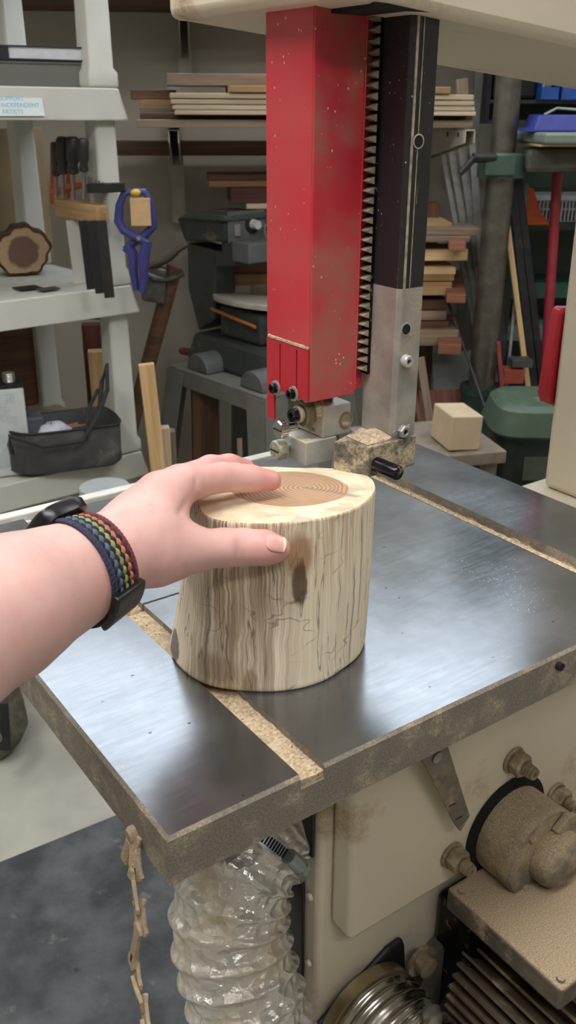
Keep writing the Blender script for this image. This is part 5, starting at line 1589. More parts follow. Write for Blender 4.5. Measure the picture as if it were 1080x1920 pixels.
# thin black spalting lines running up the grain
ln = s.noise(s.comb(s.math('MULTIPLY', sa, 4.2), s.math('MULTIPLY', z, 4.0), 7.7), 1.0, 3, 0.55, 0.3)
l1 = s.ramp(s.math('ABSOLUTE', s.math('SUBTRACT', ln, 0.5)), 0.010, 0.002)
col = s.mix(s.math('MULTIPLY', l1, 0.62), col, lin((74, 60, 52)))
# blue-grey streaks at the right
for (a_, wd_, z0_, z1_) in ((-0.60, 0.020, 0.0, 0.09), (-0.46, 0.022, 0.03, 0.125), (-2.28, 0.018, 0.0, 0.09)):
    aw = s.math('ADD', sa, s.math('MULTIPLY', s.math('SUBTRACT', s.noise(s.comb(0.0, 0.0, s.math('MULTIPLY', z, 30.0)), 1.0, 2), 0.5), 0.12))
    m_ = s.math('MULTIPLY', s.ramp(s.math('ABSOLUTE', s.math('SUBTRACT', aw, a_)), wd_, wd_ * 0.4), s.math('MULTIPLY', s.ramp(z, z0_ - 0.002, z0_ + 0.01), s.ramp(z, z1_, z1_ - 0.02)))
    col = s.mix(s.math('MULTIPLY', m_, 0.7), col, lin((98, 104, 108)))
# hair cracks around
cz = s.noise(s.comb(s.math('MULTIPLY', ang, 1.6), s.math('MULTIPLY', z, 42.0), 9.0), 1.0, 2, 0.5, 0.2)
col = s.mix(s.math('MULTIPLY', s.math('MULTIPLY', s.ramp(s.math('ABSOLUTE', s.math('SUBTRACT', cz, 0.52)), 0.012, 0.003), s.ramp(s.noise(s.obj(), 26, 2), 0.52, 0.6)), 0.55), col, lin((110, 88, 68)))
M_LOGS, col_side, fine_side, ang_side = s, col, fine, ang
log_top = NT('log_top')
s = log_top
x, y, z = s.xyz(s.obj())
PX, PY = 0.0165, 0.0
dx, dy = s.math('SUBTRACT', x, PX), s.math('SUBTRACT', y, PY)
nn = s.math('MULTIPLY', s.math('SUBTRACT', s.noise(s.obj(), 26, 3), 0.5), 0.012)
r_ = s.math('ADD', s.math('SQRT', s.math('ADD', s.math('MULTIPLY', dx, dx), s.math('MULTIPLY', s.math('MULTIPLY', dy, dy), 1.35))), nn)
rg = s.math('FRACT', s.math('MULTIPLY', r_, 330.0))
heart = s.mix(s.ramp(rg, 0.45, 0.95), lin((192, 160, 128)), lin((146, 112, 86)))
tint = s.noise(s.obj(), 34, 3)
heart = s.mix(s.ramp(tint, 0.4, 0.7, 0.0, 0.5), heart, lin((150, 118, 94)))
hx, hy = s.math('SUBTRACT', x, 0.006), s.math('SUBTRACT', y, -0.002)
hr = s.math('ADD', s.math('SQRT', s.math('ADD', s.math('MULTIPLY', hx, hx), s.math('MULTIPLY', s.math('MULTIPLY', hy, hy), 1.75))), s.math('MULTIPLY', s.math('SUBTRACT', s.noise(s.obj(), 17, 2), 0.5), 0.012))
sapw = s.mix(s.ramp(s.noise(s.obj(), 60, 4), 0.35, 0.65), lin((232, 220, 192)), lin((216, 198, 164)))
sapw = s.mix(s.math('MULTIPLY', s.ramp(s.noise(s.scale(s.obj(), (30, 70, 1)), 1.0, 3), 0.56, 0.66), 0.55), sapw, lin((168, 164, 158)))
col = s.mix(s.ramp(hr, 0.0415, 0.0425), heart, sapw)
cr = s.math('ABSOLUTE', s.math('SUBTRACT', s.math('ADD', y, s.math('MULTIPLY', dx, 0.42)), s.math('MULTIPLY', s.math('SUBTRACT', s.noise(s.obj(), 50, 2), 0.5), 0.006)))
crm = s.math('MULTIPLY', s.ramp(cr, 0.0032, 0.0008), s.math('MULTIPLY', s.ramp(x, 0.012, 0.02), s.ramp(x, 0.06, 0.05)))
col = s.mix(s.math('MULTIPLY', crm, 0.5), col, lin((120, 112, 110)))
s.out(col, 0.6)
s.bump(s.math('ADD', s.math('MULTIPLY', rg, 0.3), s.noise(s.obj(), 300, 3)), 0.25, 0.0006)
# dark knot patch and grey bark patch at measured places on the side
s = M_LOGS
def side_at(px, py):
    # march the viewing ray to the log surface
    best = None
    for k in range(400):
        p = pD(px, py, 0.45 + k * 0.0006) - Vector((LC.x, LC.y, TABLE_H))
        u = min(1, max(0, p.z / LH)); w_ = (1 - u) ** 1.25
        i = int(round((math.atan2(p.y, p.x) + math.pi) / (2 * math.pi) * 144)) % 144
        if p.xy.length < bp[i] * w_ + tp[i] * (1 - w_) and p.z < LH:
            return p
    return p
kn = side_at(560, 1085)
kz, ka = kn.z, math.atan2(kn.y, kn.x)
x, y, z = s.xyz(s.obj())
col = col_side
def patch(px, py, ra, rz, soft, c, amt, wob=0.012):
    global col
    p = side_at(px, py)
    a_ = math.atan2(p.y, p.x)
    da = s.math('MULTIPLY', s.math('SUBTRACT', ang_side, a_), 0.064 / ra)
    dz = s.math('DIVIDE', s.math('SUBTRACT', z, p.z), rz)
    d_ = s.math('SQRT', s.math('ADD', s.math('MULTIPLY', da, da), s.math('MULTIPLY', dz, dz)))
    d_ = s.math('ADD', d_, s.math('MULTIPLY', s.math('SUBTRACT', fine_side, 0.5), wob * 60))
    d_ = s.math('ADD', d_, s.math('MULTIPLY', s.math('SUBTRACT', s.noise(s.obj(), 70, 3), 0.5), wob * 50))
    col = s.mix(s.math('MULTIPLY', s.ramp(d_, 1.0 + soft, 1.0 - soft), amt), col, lin(c))
patch(563, 1045, 0.0095, 0.016, 0.35, (150, 108, 66), 0.8)
patch(562, 1096, 0.0055, 0.017, 0.2, (84, 64, 48), 0.9)
patch(326, 1212, 0.0095, 0.012, 0.08, (112, 108, 106), 0.92, 0.006)
patch(405, 1255, 0.012, 0.010, 0.4, (128, 100, 76), 0.5)
patch(470, 1285, 0.004, 0.012, 0.3, (120, 92, 70), 0.6)
s.out(col, 0.55)
s.bump(s.math('ADD', fine_side, s.math('MULTIPLY', s.noise(s.obj(), 240, 3), 0.4)), 0.22, 0.0006)
lg = mb.build('log', [M_LOGS.m, log_top.m], M=Matrix.Translation((LC.x, LC.y, TABLE_H + 0.0003)), smooth=True, angle=50)
tag(lg, 'short debarked spalted log standing upright on the saw table, held by the hand', 'log')

# ================================================================== DUST HOSES AND LINK BELT
def hose(name, lb, path, r, pitch, amp, m, seg=40, sub=10, wire=True, crumple=0.0):
    """corrugated hose along a polyline path"""
    path = [Vector(p) for p in path]
    # resample a smooth curve
    pts = []
    n = len(path)
    for i in range(n - 1):
        p0, p1, p2, p3 = path[max(i - 1, 0)], path[i], path[i + 1], path[min(i + 2, n - 1)]
        for k in range(60):
            t = k / 60
            pts.append(0.5 * ((2 * p1) + (p2 - p0) * t + (2 * p0 - 5 * p1 + 4 * p2 - p3) * t * t + (3 * p1 - p0 - 3 * p2 + p3) * t ** 3))
    pts.append(path[-1])
    L = [0]
    for a, b in zip(pts, pts[1:]):
        L.append(L[-1] + (b - a).length)
    def at(d):
        for k in range(len(L) - 1):
            if L[k + 1] >= d:
                u = (d - L[k]) / max(1e-9, L[k + 1] - L[k])
                return pts[k].lerp(pts[k + 1], u)
        return pts[-1]
    N = int(L[-1] / pitch * sub)
    C = [at(L[-1] * k / N) for k in range(N + 1)]
    base = C[0].copy()
    mb = MB(Matrix.Translation(-base))
    T0 = (C[1] - C[0]).normalized()
    a = T0.orthogonal().normalized()
    R = []
    for k, c in enumerate(C):
        T = ((C[min(k + 1, N)] - C[max(k - 1, 0)])).normalized()
        a = (a - T * a.dot(T)).normalized(); b = T.cross(a)
        ph = k / sub
        ring = []
        for i in range(seg):
            t = 2 * math.pi * i / seg
            w_ = (ph + (i / seg if wire else 0)) % 1.0
            prof = (abs(math.cos(math.pi * w_)) ** 6) if crumple else (0.5 + 0.5 * math.cos(2 * math.pi * w_))
            q = r + amp * prof
            if crumple:
                v = Vector((math.cos(t) * 3.1, math.sin(t) * 3.1, ph * 1.9))
                v2 = Vector((math.cos(t) * 5.0 + ph * 0.5, math.sin(t) * 5.0, ph * 1.1 + t * 0.4))
                vd = noise.voronoi(v2 * 1.0)[0]
                q += crumple * (min(vd[0] * 1.6, 1.0) - 0.75 + 0.5 * noise.noise(v * 1.3)) * (1 - min(1.0, prof * 1.6))
            ring.append(c + (a * math.cos(t) + b * math.sin(t)) * q)
        R.append(ring)
    mb.rings(R, False, False)
    # inner wall so that the hose has thickness
    o = mb.build(name, m, M=Matrix.Translation(base), smooth=True, angle=180 if not crumple else 60)
    md = o.modifiers.new('wall', 'SOLIDIFY'); md.thickness = 0.0006; md.offset = -1
    return o
s = NT('foil_hose')
n1 = s.noise(s.obj(), 60.0, 4, 0.6)
n2 = s.n('ShaderNodeTexVoronoi', i_Vector=s.obj(), i_Scale=85.0, feature='F1')
dn = s.noise(s.obj(), 24.0, 4, 0.65)
f = s.ramp(dn, 0.40, 0.66, 0.0, 0.8)
s.out(s.mix(f, lin((222, 220, 214)), lin((204, 190, 166))), s.math('ADD', 0.28, s.math('MULTIPLY', f, 0.3)), s.math('SUBTRACT', 0.62, s.math('MULTIPLY', f, 0.55)))
s.bump(s.math('ADD', n2.outputs['Distance'], s.math('MULTIPLY', n1, 0.8)), 0.8, 0.006)
M_FOIL = s.m
hd = 0.775
pth = [SAW @ sD(512, 1520, 0.810), SAW @ sD(478, 1572, 0.798), SAW @ sD(442, 1640, 0.787), SAW @ sD(430, 1720, 0.785), SAW @ sD(442, 1800, 0.785), SAW @ sD(470, 1900, 0.785), SAW @ sD(510, 2030, 0.79), SAW @ sD(550, 2180, 0.80)]
h1 = hose('dust_hose', 'crinkled silver foil dust hose clamped under the left of the saw table', pth, 0.0475, 0.0225, 0.0052, M_FOIL, crumple=0.0017, seg=96, sub=20)
tag(h1, 'crinkled silver foil dust hose hanging under the left front of the saw table', 'hose')
# clamp band around the hose neck
P0, P1 = SAW @ sD(500, 1538, 0.806), SAW @ sD(476, 1575, 0.798)
T = (P1 - P0).normalized()
iH = h1.matrix_world.inverted() if False else Matrix.Translation(-pth[0])
M_GALV = m_plain('galvanised', (156, 166, 166), 0.35, 0.75, var=0.1, scale=60)
mb = MB(iH)
a = T.orthogonal().normalized(); b = T.cross(a)
Rr = []
for dr, dt in ((0.0535, -0.006), (0.0545, -0.006), (0.0545, 0.006), (0.0535, 0.006)):
    Rr.append([P1 + T * dt + (a * math.cos(t) + b * math.sin(t)) * dr for t in [2 * math.pi * i / 60 for i in range(60)]])
mb.rings(Rr + [Rr[0]], False, False)
band = mb.build('clamp_band', M_GALV, h1, smooth=True)
# direction on the ring that faces the camera and to the lower right, where the screw sits
def ring_pt(px, py, rad=0.0555, off=0.0):
    best = None
    for k in range(360):
        t = 2 * math.pi * k / 360
        p = P1 + T * off + (a * math.cos(t) + b * math.sin(t)) * rad
        v = p - OC
        qx, qy = 540 + FPX * v.dot(RIGHT) / v.dot(FWD), 960 - FPX * v.dot(UP) / v.dot(FWD)
        d = (qx - px) ** 2 + (qy - py) ** 2 + (2e6 * max(0, v.dot(FWD) - (P1 - OC).dot(FWD))) 
        if best is None or d < best[0]:
            best = (d, p, t)
    return best
_, ps, ts = ring_pt(534, 1626)
_, _, ts2 = ring_pt(480, 1608)
tg = (-a * math.sin(ts) + b * math.cos(ts))
rad_ = (a * math.cos(ts) + b * math.sin(ts))
mb = MB(iH); mb.cyl(ps - tg * 0.010 + rad_ * 0.004, ps + tg * 0.008 + rad_ * 0.004, 0.0065, seg=16); mb.lathe([(0.0075, 0), (0.0075, 0.005), (0.006, 0.006)], ps + tg * 0.0085 * (1 if tg.z < 0 else -1) + rad_ * 0.004, tg * (1 if tg.z < 0 else -1), 6); mb.build('clamp_screw', M_GALV, band, smooth=True)
mb = MB(iH)
for k in range(16):
    t = ts + (0.16 + 0.05 * k) * (1 if (ts2 - ts + math.pi) % (2 * math.pi) - math.pi > 0 else -1)
    d_ = a * math.cos(t) + b * math.sin(t); tt = -a * math.sin(t) + b * math.cos(t)
    c_ = P1 + d_ * 0.0548
    mb.add([tuple(c_ + tt * u * 0.0008 + T * v * 0.0042 + d_ * w2 * 0.0002) for w2 in (-1, 1) for (u, v) in ((-1, -1), (1, -1), (1, 1), (-1, 1))], [(0, 3, 2, 1), (4, 5, 6, 7), (0, 1, 5, 4), (1, 2, 6, 5), (2, 3, 7, 6), (3, 0, 4, 7)])
mb.build('clamp_slots', M_DARK, band)
# dusty port stub above the clamp
mb = MB(iH)
pp = SAW @ sD(590, 1560, 0.81)
mb.lathe([(0.0455, 0.0), (0.0455, 0.05)], pth[0] - T * 0.045, T, 36); mb.build('port_collar', m_plain('port_dusty', (150, 140, 120), 0.7, var=0.2, dust=0.4, dscale=30), h1, smooth=True)

s = NT('flex_pipe')
n1 = s.noise(s.obj(), 30.0, 3, 0.6)
f = s.ramp(n1, 0.45, 0.7, 0.0, 0.6)
s.out(s.mix(f, lin((186, 184, 176)), lin((150, 136, 112))), s.math('ADD', 0.22, s.math('MULTIPLY', f, 0.5)), s.math('SUBTRACT', 1.0, s.math('MULTIPLY', f, 0.8)))
M_FLEX = s.m
c = sB(668, 1880, 0.4605)
c2 = SAW @ Vector((c.x + 0.004, 0.452, c.z - 0.006))
pth = [c2, SAW @ Vector((c.x + 0.005, 0.41, c.z - 0.006)), SAW @ Vector((c.x + 0.010, 0.368, c.z - 0.018)), SAW @ Vector((c.x + 0.013, 0.325, c.z - 0.055)), SAW @ Vector((c.x + 0.013, 0.30, c.z - 0.13)), SAW @ Vector((c.x + 0.013, 0.295, c.z - 0.22))]
h2 = hose('flexible_duct', 'shiny ribbed aluminium duct fixed low on the cream saw cabinet', pth, 0.0485, 0.0085, 0.0035, M_FLEX, wire=False, sub=8, seg=56)
tag(h2, 'shiny ribbed aluminium duct fixed low on the cream saw cabinet', 'duct')
iH2 = Matrix.Translation(-c2)
mb = MB(iH2 @ SAW); mb.lathe([(0.0535, 0), (0.0535, 0.012), (0.052, 0.013)], (c.x + 0.004, 0.4535, c.z - 0.006), (0, -1, 0), 48); mb.build('duct_collar', m_plain('collar_brass', (170, 156, 124), 0.3, 0.8, var=0.2), h2, smooth=True)
mb = MB(iH2 @ SAW); mb.prism_xz([(c.x - 0.060, c.z - 0.062), (c.x - 0.064, c.z - 0.05), (c.x - 0.05, c.z + 0.01), (c.x + 0.034, c.z + 0.054), (c.x + 0.05, c.z + 0.056), (c.x + 0.054, c.z + 0.046), (c.x + 0.065, c.z - 0.06)], 0.4545, 0.4612); mb.build('duct_flange', M_BLACK, h2, bevel=0.004)

# dusty link belt hanging from the left edge of the table
M_LINK = m_plain('dusty_links', (158, 140, 116), 0.9, var=0.15, scale=120, dust=0.3)
aX = A0 - 0.0016
top = sA(250, 1572, aX)
bt = thing('link_belt', 'dusty tan link belt hanging from the left side of the saw table', 'belt', SAW @ Matrix.Translation(top))
iB = Matrix.Translation(-top)
way = [sA(x_, y_, aX - 0.002 - 0.004 * k) for k, (x_, y_) in enumerate(((250, 1580), (252, 1640), (260, 1700), (262, 1745), (252, 1800), (256, 1845), (268, 1880), (272, 1925)))]
way += [Vector((way[-1].x, way[-1].y - 0.002, way[-1].z - 0.04)), Vector((way[-1].x, way[-1].y, way[-1].z - 0.09))]
mb = MB(iB); mb.lathe([(0.0055, 0), (0.0055, 0.003), (0.004, 0.005)], (A0 - 0.0001, top.y, top.z + 0.003), (-1, 0, 0), 16); mb.build('belt_hook', M_LINK, bt, smooth=True)
mb = MB(iB); q = sA(234, 1612, aX - 0.004); mb.tube([Vector((aX - 0.003, top.y, top.z)), q], [0.0032, 0.005], 8, flat=0.35, up=(1, 0, 0)); mb.build('loose_end', M_LINK, bt)
for k in range(len(way) - 1):
    A_, B_ = way[k], way[k + 1]
    L_ = (B_ - A_).length
    x_ = (B_ - A_).normalized()
    tw = (0.15 if k % 2 else -0.35) + 0.2 * math.sin(k * 2.1)
    Mk = iB @ axes(A_ - x_ * 0.004 + Vector((-0.0012 if k % 2 else 0.0008, 0, 0)), x_, Vector((-1, tw, 0)))
    mb = MB(Mk)
    wv = 0.0062 - 0.0003 * k
    L2 = L_ + 0.008
    out_ = [(0, -wv * 0.6), (L2 * 0.06, -wv), (L2 * 0.25, -wv * 0.62), (L2 * 0.72, -wv * 0.75), (L2 * 0.9, -wv * 1.05), (L2, -wv * 0.7), (L2, wv * 0.7), (L2 * 0.9, wv * 1.05), (L2 * 0.72, wv * 0.75), (L2 * 0.25, wv * 0.62), (L2 * 0.06, wv), (0, wv * 0.6)]
    mb.prism(out_, -0.0012, 0.0012)
    lk = mb.build('link', M_LINK, bt, bevel=0.0004)
    mb = MB(Mk); mb.box(L2 * 0.70, L2 * 0.86, -0.0013, 0.0013, -0.0013, 0.0013); mb.build('link_slot', M_DARK, lk)

# ================================================================== THE HAND AND FOREARM
def V3(px, py, d):
    return np.array(pD(px, py, d))


def cone(P, a, b, ra, rb):
    ab_ = b - a
    t = np.clip(((P - a) @ ab_) / (ab_ @ ab_), 0, 1)
    return np.linalg.norm(P - a - t[:, None] * ab_, axis=1) - (ra + (rb - ra) * t)


def smin(a, b, k):
    h = np.clip(0.5 + 0.5 * (b - a) / k, 0, 1)
    return b + (a - b) * h - k * h * (1 - h)


ARM = [(-700, 1545, 0.262, 0.047), (-420, 1395, 0.335, 0.046), (-200, 1262, 0.40, 0.040), (0, 1142, 0.470, 0.0345), (60, 1112, 0.493, 0.0302), (118, 1086, 0.513, 0.0270), (165, 1064, 0.527, 0.0242), (205, 1044, 0.540, 0.0225)]
PALM = [((205, 1044, .540, .0225), (268, 1008, .556, .0232)), ((262, 1000, .558, .0222), (312, 926, .572, .0140)), ((255, 992, .566, .0195), (302, 926, .592, .0138)),
        ((262, 985, .575, .018), (292, 930, .612, .013)), ((258, 1000, .575, .017), (285, 950, .625, .0115)), ((268, 1018, .552, .0215), (322, 1023, .562, .0150)), ((286, 976, .566, .0135), (310, 960, .572, .0108))]
THUMB = [(300, 1040, .554, .0185), (366, 1031, .567, .0132), (420, 1027, .575, .0118), (456, 1026, .5795, .0115), (495, 1027, .581, .0108), (520, 1029, .582, .0086)]
INDEX = [(314, 930, .572, .0136), (345, 908, .582, .0118), (415, 895, .603, .0094), (440, 895, .609, .0090), (470, 897, .614, .0086), (508, 901, .619, .0072)]
MIDDLE = [(302, 926, .592, .0138), (336, 903, .606, .0108), (395, 880, .630, .0094), (430, 876, .640, .0088), (460, 880, .646, .0074)]
RING = [(292, 930, .612, .0130), (325, 905, .635, .0105), (385, 888, .662, .0090), (420, 893, .668, .0082), (445, 900, .668, .0070)]
PINKY = [(286, 952, .624, .0115), (318, 940, .645, .0095), (352, 935, .660, .0080), (374, 945, .662, .0070)]


def chain(P, pts, k):
    d = None
    for (x0, y0, d0, r0), (x1, y1, d1, r1) in zip(pts[:-1], pts[1:]):
        c = cone(P, V3(x0, y0, d0), V3(x1, y1, d1), r0, r1)
        d = c if d is None else smin(d, c, k)
    return d


def hand_sdf(P):
    d = chain(P, ARM, 0.012)
    for a, b in PALM:
        d = smin(d, cone(P, V3(*a[:3]), V3(*b[:3]), a[3], b[3]), 0.010)
    fs = None
    for f, kj in ((THUMB, 0.012), (INDEX, 0.007), (MIDDLE, 0.006), (RING, 0.006), (PINKY, 0.006)):
        c = chain(P, f, 0.004)
        d2 = smin(d, c, kj)
        fs = d2 if fs is None else smin(fs, d2, 0.0018)
    return fs


def surface_nets(F, lo, h):
    nx, ny, nz_ = F.shape
    S = F < 0
    cx = slice(0, -1)
    cnt = np.zeros((nx - 1, ny - 1, nz_ - 1), np.float32)
    acc = np.zeros((nx - 1, ny - 1, nz_ - 1, 3), np.float32)
    corners = [(i, j, k) for i in (0, 1) for j in (0, 1) for k in (0, 1)]
    def sub(A, c):
        return A[c[0]:nx - 1 + c[0], c[1]:ny - 1 + c[1], c[2]:nz_ - 1 + c[2]]
    for c in corners:
        for ax in range(3):
            if c[ax]:
                continue
            e = list(c); e[ax] = 1
            a, b = sub(F, c), sub(F, e)
            m = (a < 0) != (b < 0)
            t = np.where(m, a / np.where(m, a - b, 1), 0)
            cnt += m
            for q in range(3):
                acc[..., q] += np.where(m, (t if q == ax else c[q]), 0)
    act = cnt > 0
    idx = -np.ones(cnt.shape, np.int64)
    idx[act] = np.arange(act.sum())
    I = np.argwhere(act)
    v = (I + acc[act] / cnt[act][:, None]) * h + lo
    faces = []
    for ax in range(3):
        o1, o2 = [q for q in range(3) if q != ax]
        A = np.take(S, range(0, S.shape[ax] - 1), ax); B = np.take(S, range(1, S.shape[ax]), ax)
        m = np.argwhere(A != B)
        for p in m:
            if p[o1] == 0 or p[o2] == 0 or p[o1] >= cnt.shape[o1] or p[o2] >= cnt.shape[o2] or p[ax] >= cnt.shape[ax]:
                continue
            q = [p.copy() for _ in range(4)]
            q[1][o1] -= 1; q[2][o1] -= 1; q[2][o2] -= 1; q[3][o2] -= 1
            f = [idx[tuple(w_)] for w_ in q]
            faces.append(f)
    return v, faces


allp = [V3(*p[:3]) for L in (ARM, THUMB, INDEX, MIDDLE, RING, PINKY) for p in L]
lo = np.min(allp, axis=0) - 0.055
hi = np.max(allp, axis=0) + 0.055
hgrid = 0.0021
dims = np.ceil((hi - lo) / hgrid).astype(int) + 1
F = np.empty(dims, np.float32)
CS = 4                                   # coarse pass first, fine values only near the skin
cd = (dims + CS - 1) // CS
cg = np.stack(np.meshgrid(*[lo[k] + hgrid * (CS * np.arange(cd[k]) + 1.5) for k in range(3)], indexing='ij'), -1)
F4 = hand_sdf(cg.reshape(-1, 3)).reshape(cd)
F = F4.repeat(CS, 0).repeat(CS, 1).repeat(CS, 2)[:dims[0], :dims[1], :dims[2]].astype(np.float32)
near = np.argwhere(np.abs(F) < CS * hgrid * 2.0)
for k in range(0, len(near), 200000):
    q = near[k:k + 200000]
    F[q[:, 0], q[:, 1], q[:, 2]] = hand_sdf(lo + hgrid * q)
hv, hf = surface_nets(F, lo, hgrid)
# lay the surface exactly on the field, then carve creases along it
for _ in range(2):
    e = 0.0004
    d0 = hand_sdf(hv)
    g = np.stack([hand_sdf(hv + np.eye(3)[k] * e) - d0 for k in range(3)], 1) / e
    g /= np.linalg.norm(g, axis=1)[:, None] + 1e-9
    hv = hv - g * d0[:, None]
s = NT('skin')
n1 = s.noise(s.obj(), 18.0, 4, 0.6)
n2 = s.noise(s.obj(), 90.0, 3, 0.6)
col = s.mix(s.ramp(n1, 0.3, 0.7), lin((220, 180, 172)), lin((212, 164, 156)))
col = s.mix(s.ramp(n2, 0.45, 0.75, 0.0, 0.25), col, lin((204, 142, 134)))
tips = None
for (px, py, d, r) in (THUMB[-1], INDEX[-1], MIDDLE[-1]):
    q = V3(px, py, d)
    dd = s.n('ShaderNodeVectorMath', operation='DISTANCE', i_0=s.geo('Position'), i_1=tuple(q)).outputs['Value']
    m_ = s.ramp(dd, 0.030, 0.006, 0.0, 0.45)
    tips = m_ if tips is None else s.math('MAXIMUM', tips, m_)
col = s.mix(tips, col, lin((208, 128, 122)))
# fold lines over the thumb joint, at the web and under the wrist
FOLDS = [((448, 1026), (1, 0.05), 0.5), ((455, 1026), (1, 0.0), 0.7), ((463, 1026), (1, -0.05), 0.5), ((346, 944), (0.95, -0.35), 0.0), ((362, 914), (1, 0.3), 0.0)]
s.out(col, 0.5)
s.b.subsurface_method = 'RANDOM_WALK'
s.out(None, None, None, Subsurface_Weight=0.18, Subsurface_Scale=0.006)
s.set(s.b.inputs['Subsurface Radius'], (1.0, 0.35, 0.2))
s.bump(s.math('ADD', s.noise(s.obj(), 380.0, 2), s.math('MULTIPLY', s.noise(s.obj(), 120.0, 3), 0.6)), 0.12, 0.0006)
M_SKIN = s.m
# creases: narrow grooves pressed into the mesh at measured places
def groove(px, py, d, axis_px, width, depth, reach, wig=0.0):
    """groove around (px, py); axis_px is the direction in the picture across the groove"""
    c = V3(px, py, d)
    ax = np.array(RIGHT) * axis_px[0] - np.array(UP) * axis_px[1]
    ax /= np.linalg.norm(ax)
    global hv, g
    rel = hv - c
    along = rel @ ax
    r_ = np.linalg.norm(rel - along[:, None] * ax, axis=1)
    w_ = np.exp(-(along / width) ** 2) * np.clip(1.5 - r_ / reach, 0, 1)
    hv = hv - g * (w_ * depth)[:, None]
org_h = np.array(pD(205, 1044, 0.54))
for (px, py, d) in ((447, 1026, .568), (455, 1026, .568), (463, 1027, .568)):
    groove(px, py, d, (1, 0.08), 0.0012, 0.0011, 0.011)
groove(345, 950, .56, (0.9, 0.45), 0.0016, 0.0016, 0.010)
groove(367, 918, .575, (1.0, 0.12), 0.0016, 0.0014, 0.008)
groove(346, 1064, .555, (0.8, -0.5), 0.0018, 0.0013, 0.009)
groove(262, 1090, .54, (0.75, 0.6), 0.0016, 0.0012, 0.008)
groove(250, 1096, .54, (0.75, 0.6), 0.0016, 0.0010, 0.007)
mb = MB(Matrix.Translation(-Vector(org_h)))
mb.add([tuple(p) for p in hv], hf)
person = mb.build('person', M_SKIN, M=Matrix.Translation(Vector(org_h)), smooth=True, angle=180)
sm_ = person.modifiers.new('smooth', 'SMOOTH'); sm_.factor = 0.4; sm_.iterations = 2
tag(person, "person's bare forearm and hand, thumb and fingers spread over the log top", 'person')

def snap(p, off=0.0):
    """point on the skin nearest to p, and its outward normal"""
    p = np.array(p, float)[None]
    for _ in range(12):
        d0 = hand_sdf(p)
        g_ = np.stack([hand_sdf(p + np.eye(3)[k] * 3e-4) - d0 for k in range(3)], 1) / 3e-4
        g_ /= np.linalg.norm(g_)
        p = p - g_ * (d0[:, None] - off)
    return Vector(p[0]), Vector(g_[0])
M_NAIL = m_plain('nail', (226, 172, 164), 0.28, var=0.05, scale=200)
M_NAILTIP = m_plain('nail_tip', (226, 206, 190), 0.35, var=0.04)
def nail(c_px, tip_dir, L, Wd, name='fingernail'):
    P, N = snap(pD(*c_px))
    T = Vector(tip_dir); T = (T - N * T.dot(N)).normalized()
    S = N.cross(T)
    mb = MB(Matrix.Translation(-Vector(org_h)))
    V, Fc = [], []
    nu, nv = 16, 12
    for j in range(nv + 1):
        v = -1 + 2 * j / nv
        for i in range(nu + 1):
            u = -1 + 2 * i / nu
            wid = Wd * (1 - 0.16 * max(0, -u) ** 2) * math.sqrt(max(0.0, 1 - abs(u) ** 5 * 0.75))
            q = P + T * (u * L / 2) + S * (v * wid / 2)
            sp, n_ = snap(q, 0.0)
            lift = 0.00045 * (1 - abs(v) ** 4) * (1 - max(0, -u) ** 6) + (0.0005 if u > 0.8 else 0)
            V.append(sp + n_ * (lift + 0.0001))
    for j in range(nv):
        for i in range(nu):
            q = j * (nu + 1) + i
            mb.mat = 1 if i >= nu - 2 else 0
            mb.v += [mb.M @ V[k] for k in (q, q + 1, q + nu + 2, q + nu + 1)]
            o = len(mb.v) - 4
            mb.f.append([o, o + 1, o + 2, o + 3]); mb.mi.append(mb.mat)
    o = mb.build(name, [M_NAIL, M_NAILTIP], person, smooth=True)
    md = o.modifiers.new('thick', 'SOLIDIFY'); md.thickness = 0.0006; md.offset = 0
    return o
td = pD(540, 1029, .582) - pD(470, 1027, .581)
nail((519, 1016, .572), td, 0.0140, 0.0135)

# ---- wristwatch
cW = Vector(V3(163, 1064, .5265))
axW = (Vector(V3(205, 1044, .540)) - Vector(V3(118, 1086, .513))).normalized()
MW_ = axes(cW, (0, 0, 1), axW)          # local z along the arm
Rz = MW_.to_3x3()
watch = thing('wristwatch', 'black wristwatch with a multicolour braided band and black buckle on the wrist', 'watch', MW_)
def skin_r(t, z, off):
    """radius from the arm axis to the skin in direction t at axial place z"""
    lo_, hi_ = 0.005, 0.06
    d = Rz @ Vector((math.cos(t), math.sin(t), 0))
    for _ in range(18):
        m_ = (lo_ + hi_) / 2
        p = cW + axW * z + d * m_
        if hand_sdf(np.array(p)[None])[0] < off:
            lo_ = m_
        else:
            hi_ = m_
    return m_
def ang_of(px, py):
    """angle on the ring that shows at this place in the photo"""
    best = None
    for k in range(240):
        t = 2 * math.pi * k / 240
        p = cW + Rz @ Vector((math.cos(t), math.sin(t), 0)) * 0.026
        v = p - OC
        if (Rz @ Vector((math.cos(t), math.sin(t), 0))).dot(-v) < -0.004:
            continue
        d = (540 + FPX * v.dot(RIGHT) / v.dot(FWD) - px) ** 2 + (960 - FPX * v.dot(UP) / v.dot(FWD) - py) ** 2
        if best is None or d < best[0]:
            best = (d, t)
    return best[1]
t_buck = ang_of(203, 1110)
t_case = ang_of(110, 975)
t_case += 0.36 * (1 if ((t_case - t_buck + math.pi) % (2 * math.pi) - math.pi) > 0 else -1)
span = (t_buck - t_case + math.pi) % (2 * math.pi) - math.pi    # signed way from the case to the buckle over the near side
NS, NCOL, WB = 30, 5, 0.0215
ts_ = [t_case + span * (0.06 + 0.86 * k / (NS - 1)) for k in range(NS)]
rad0 = np.mean([skin_r(t_case + span * q, 0, 0) for q in (0.2, 0.5, 0.8)])
cols = [(44, 46, 70), (84, 98, 124), (136, 144, 90), (180, 112, 82), (104, 44, 54)]
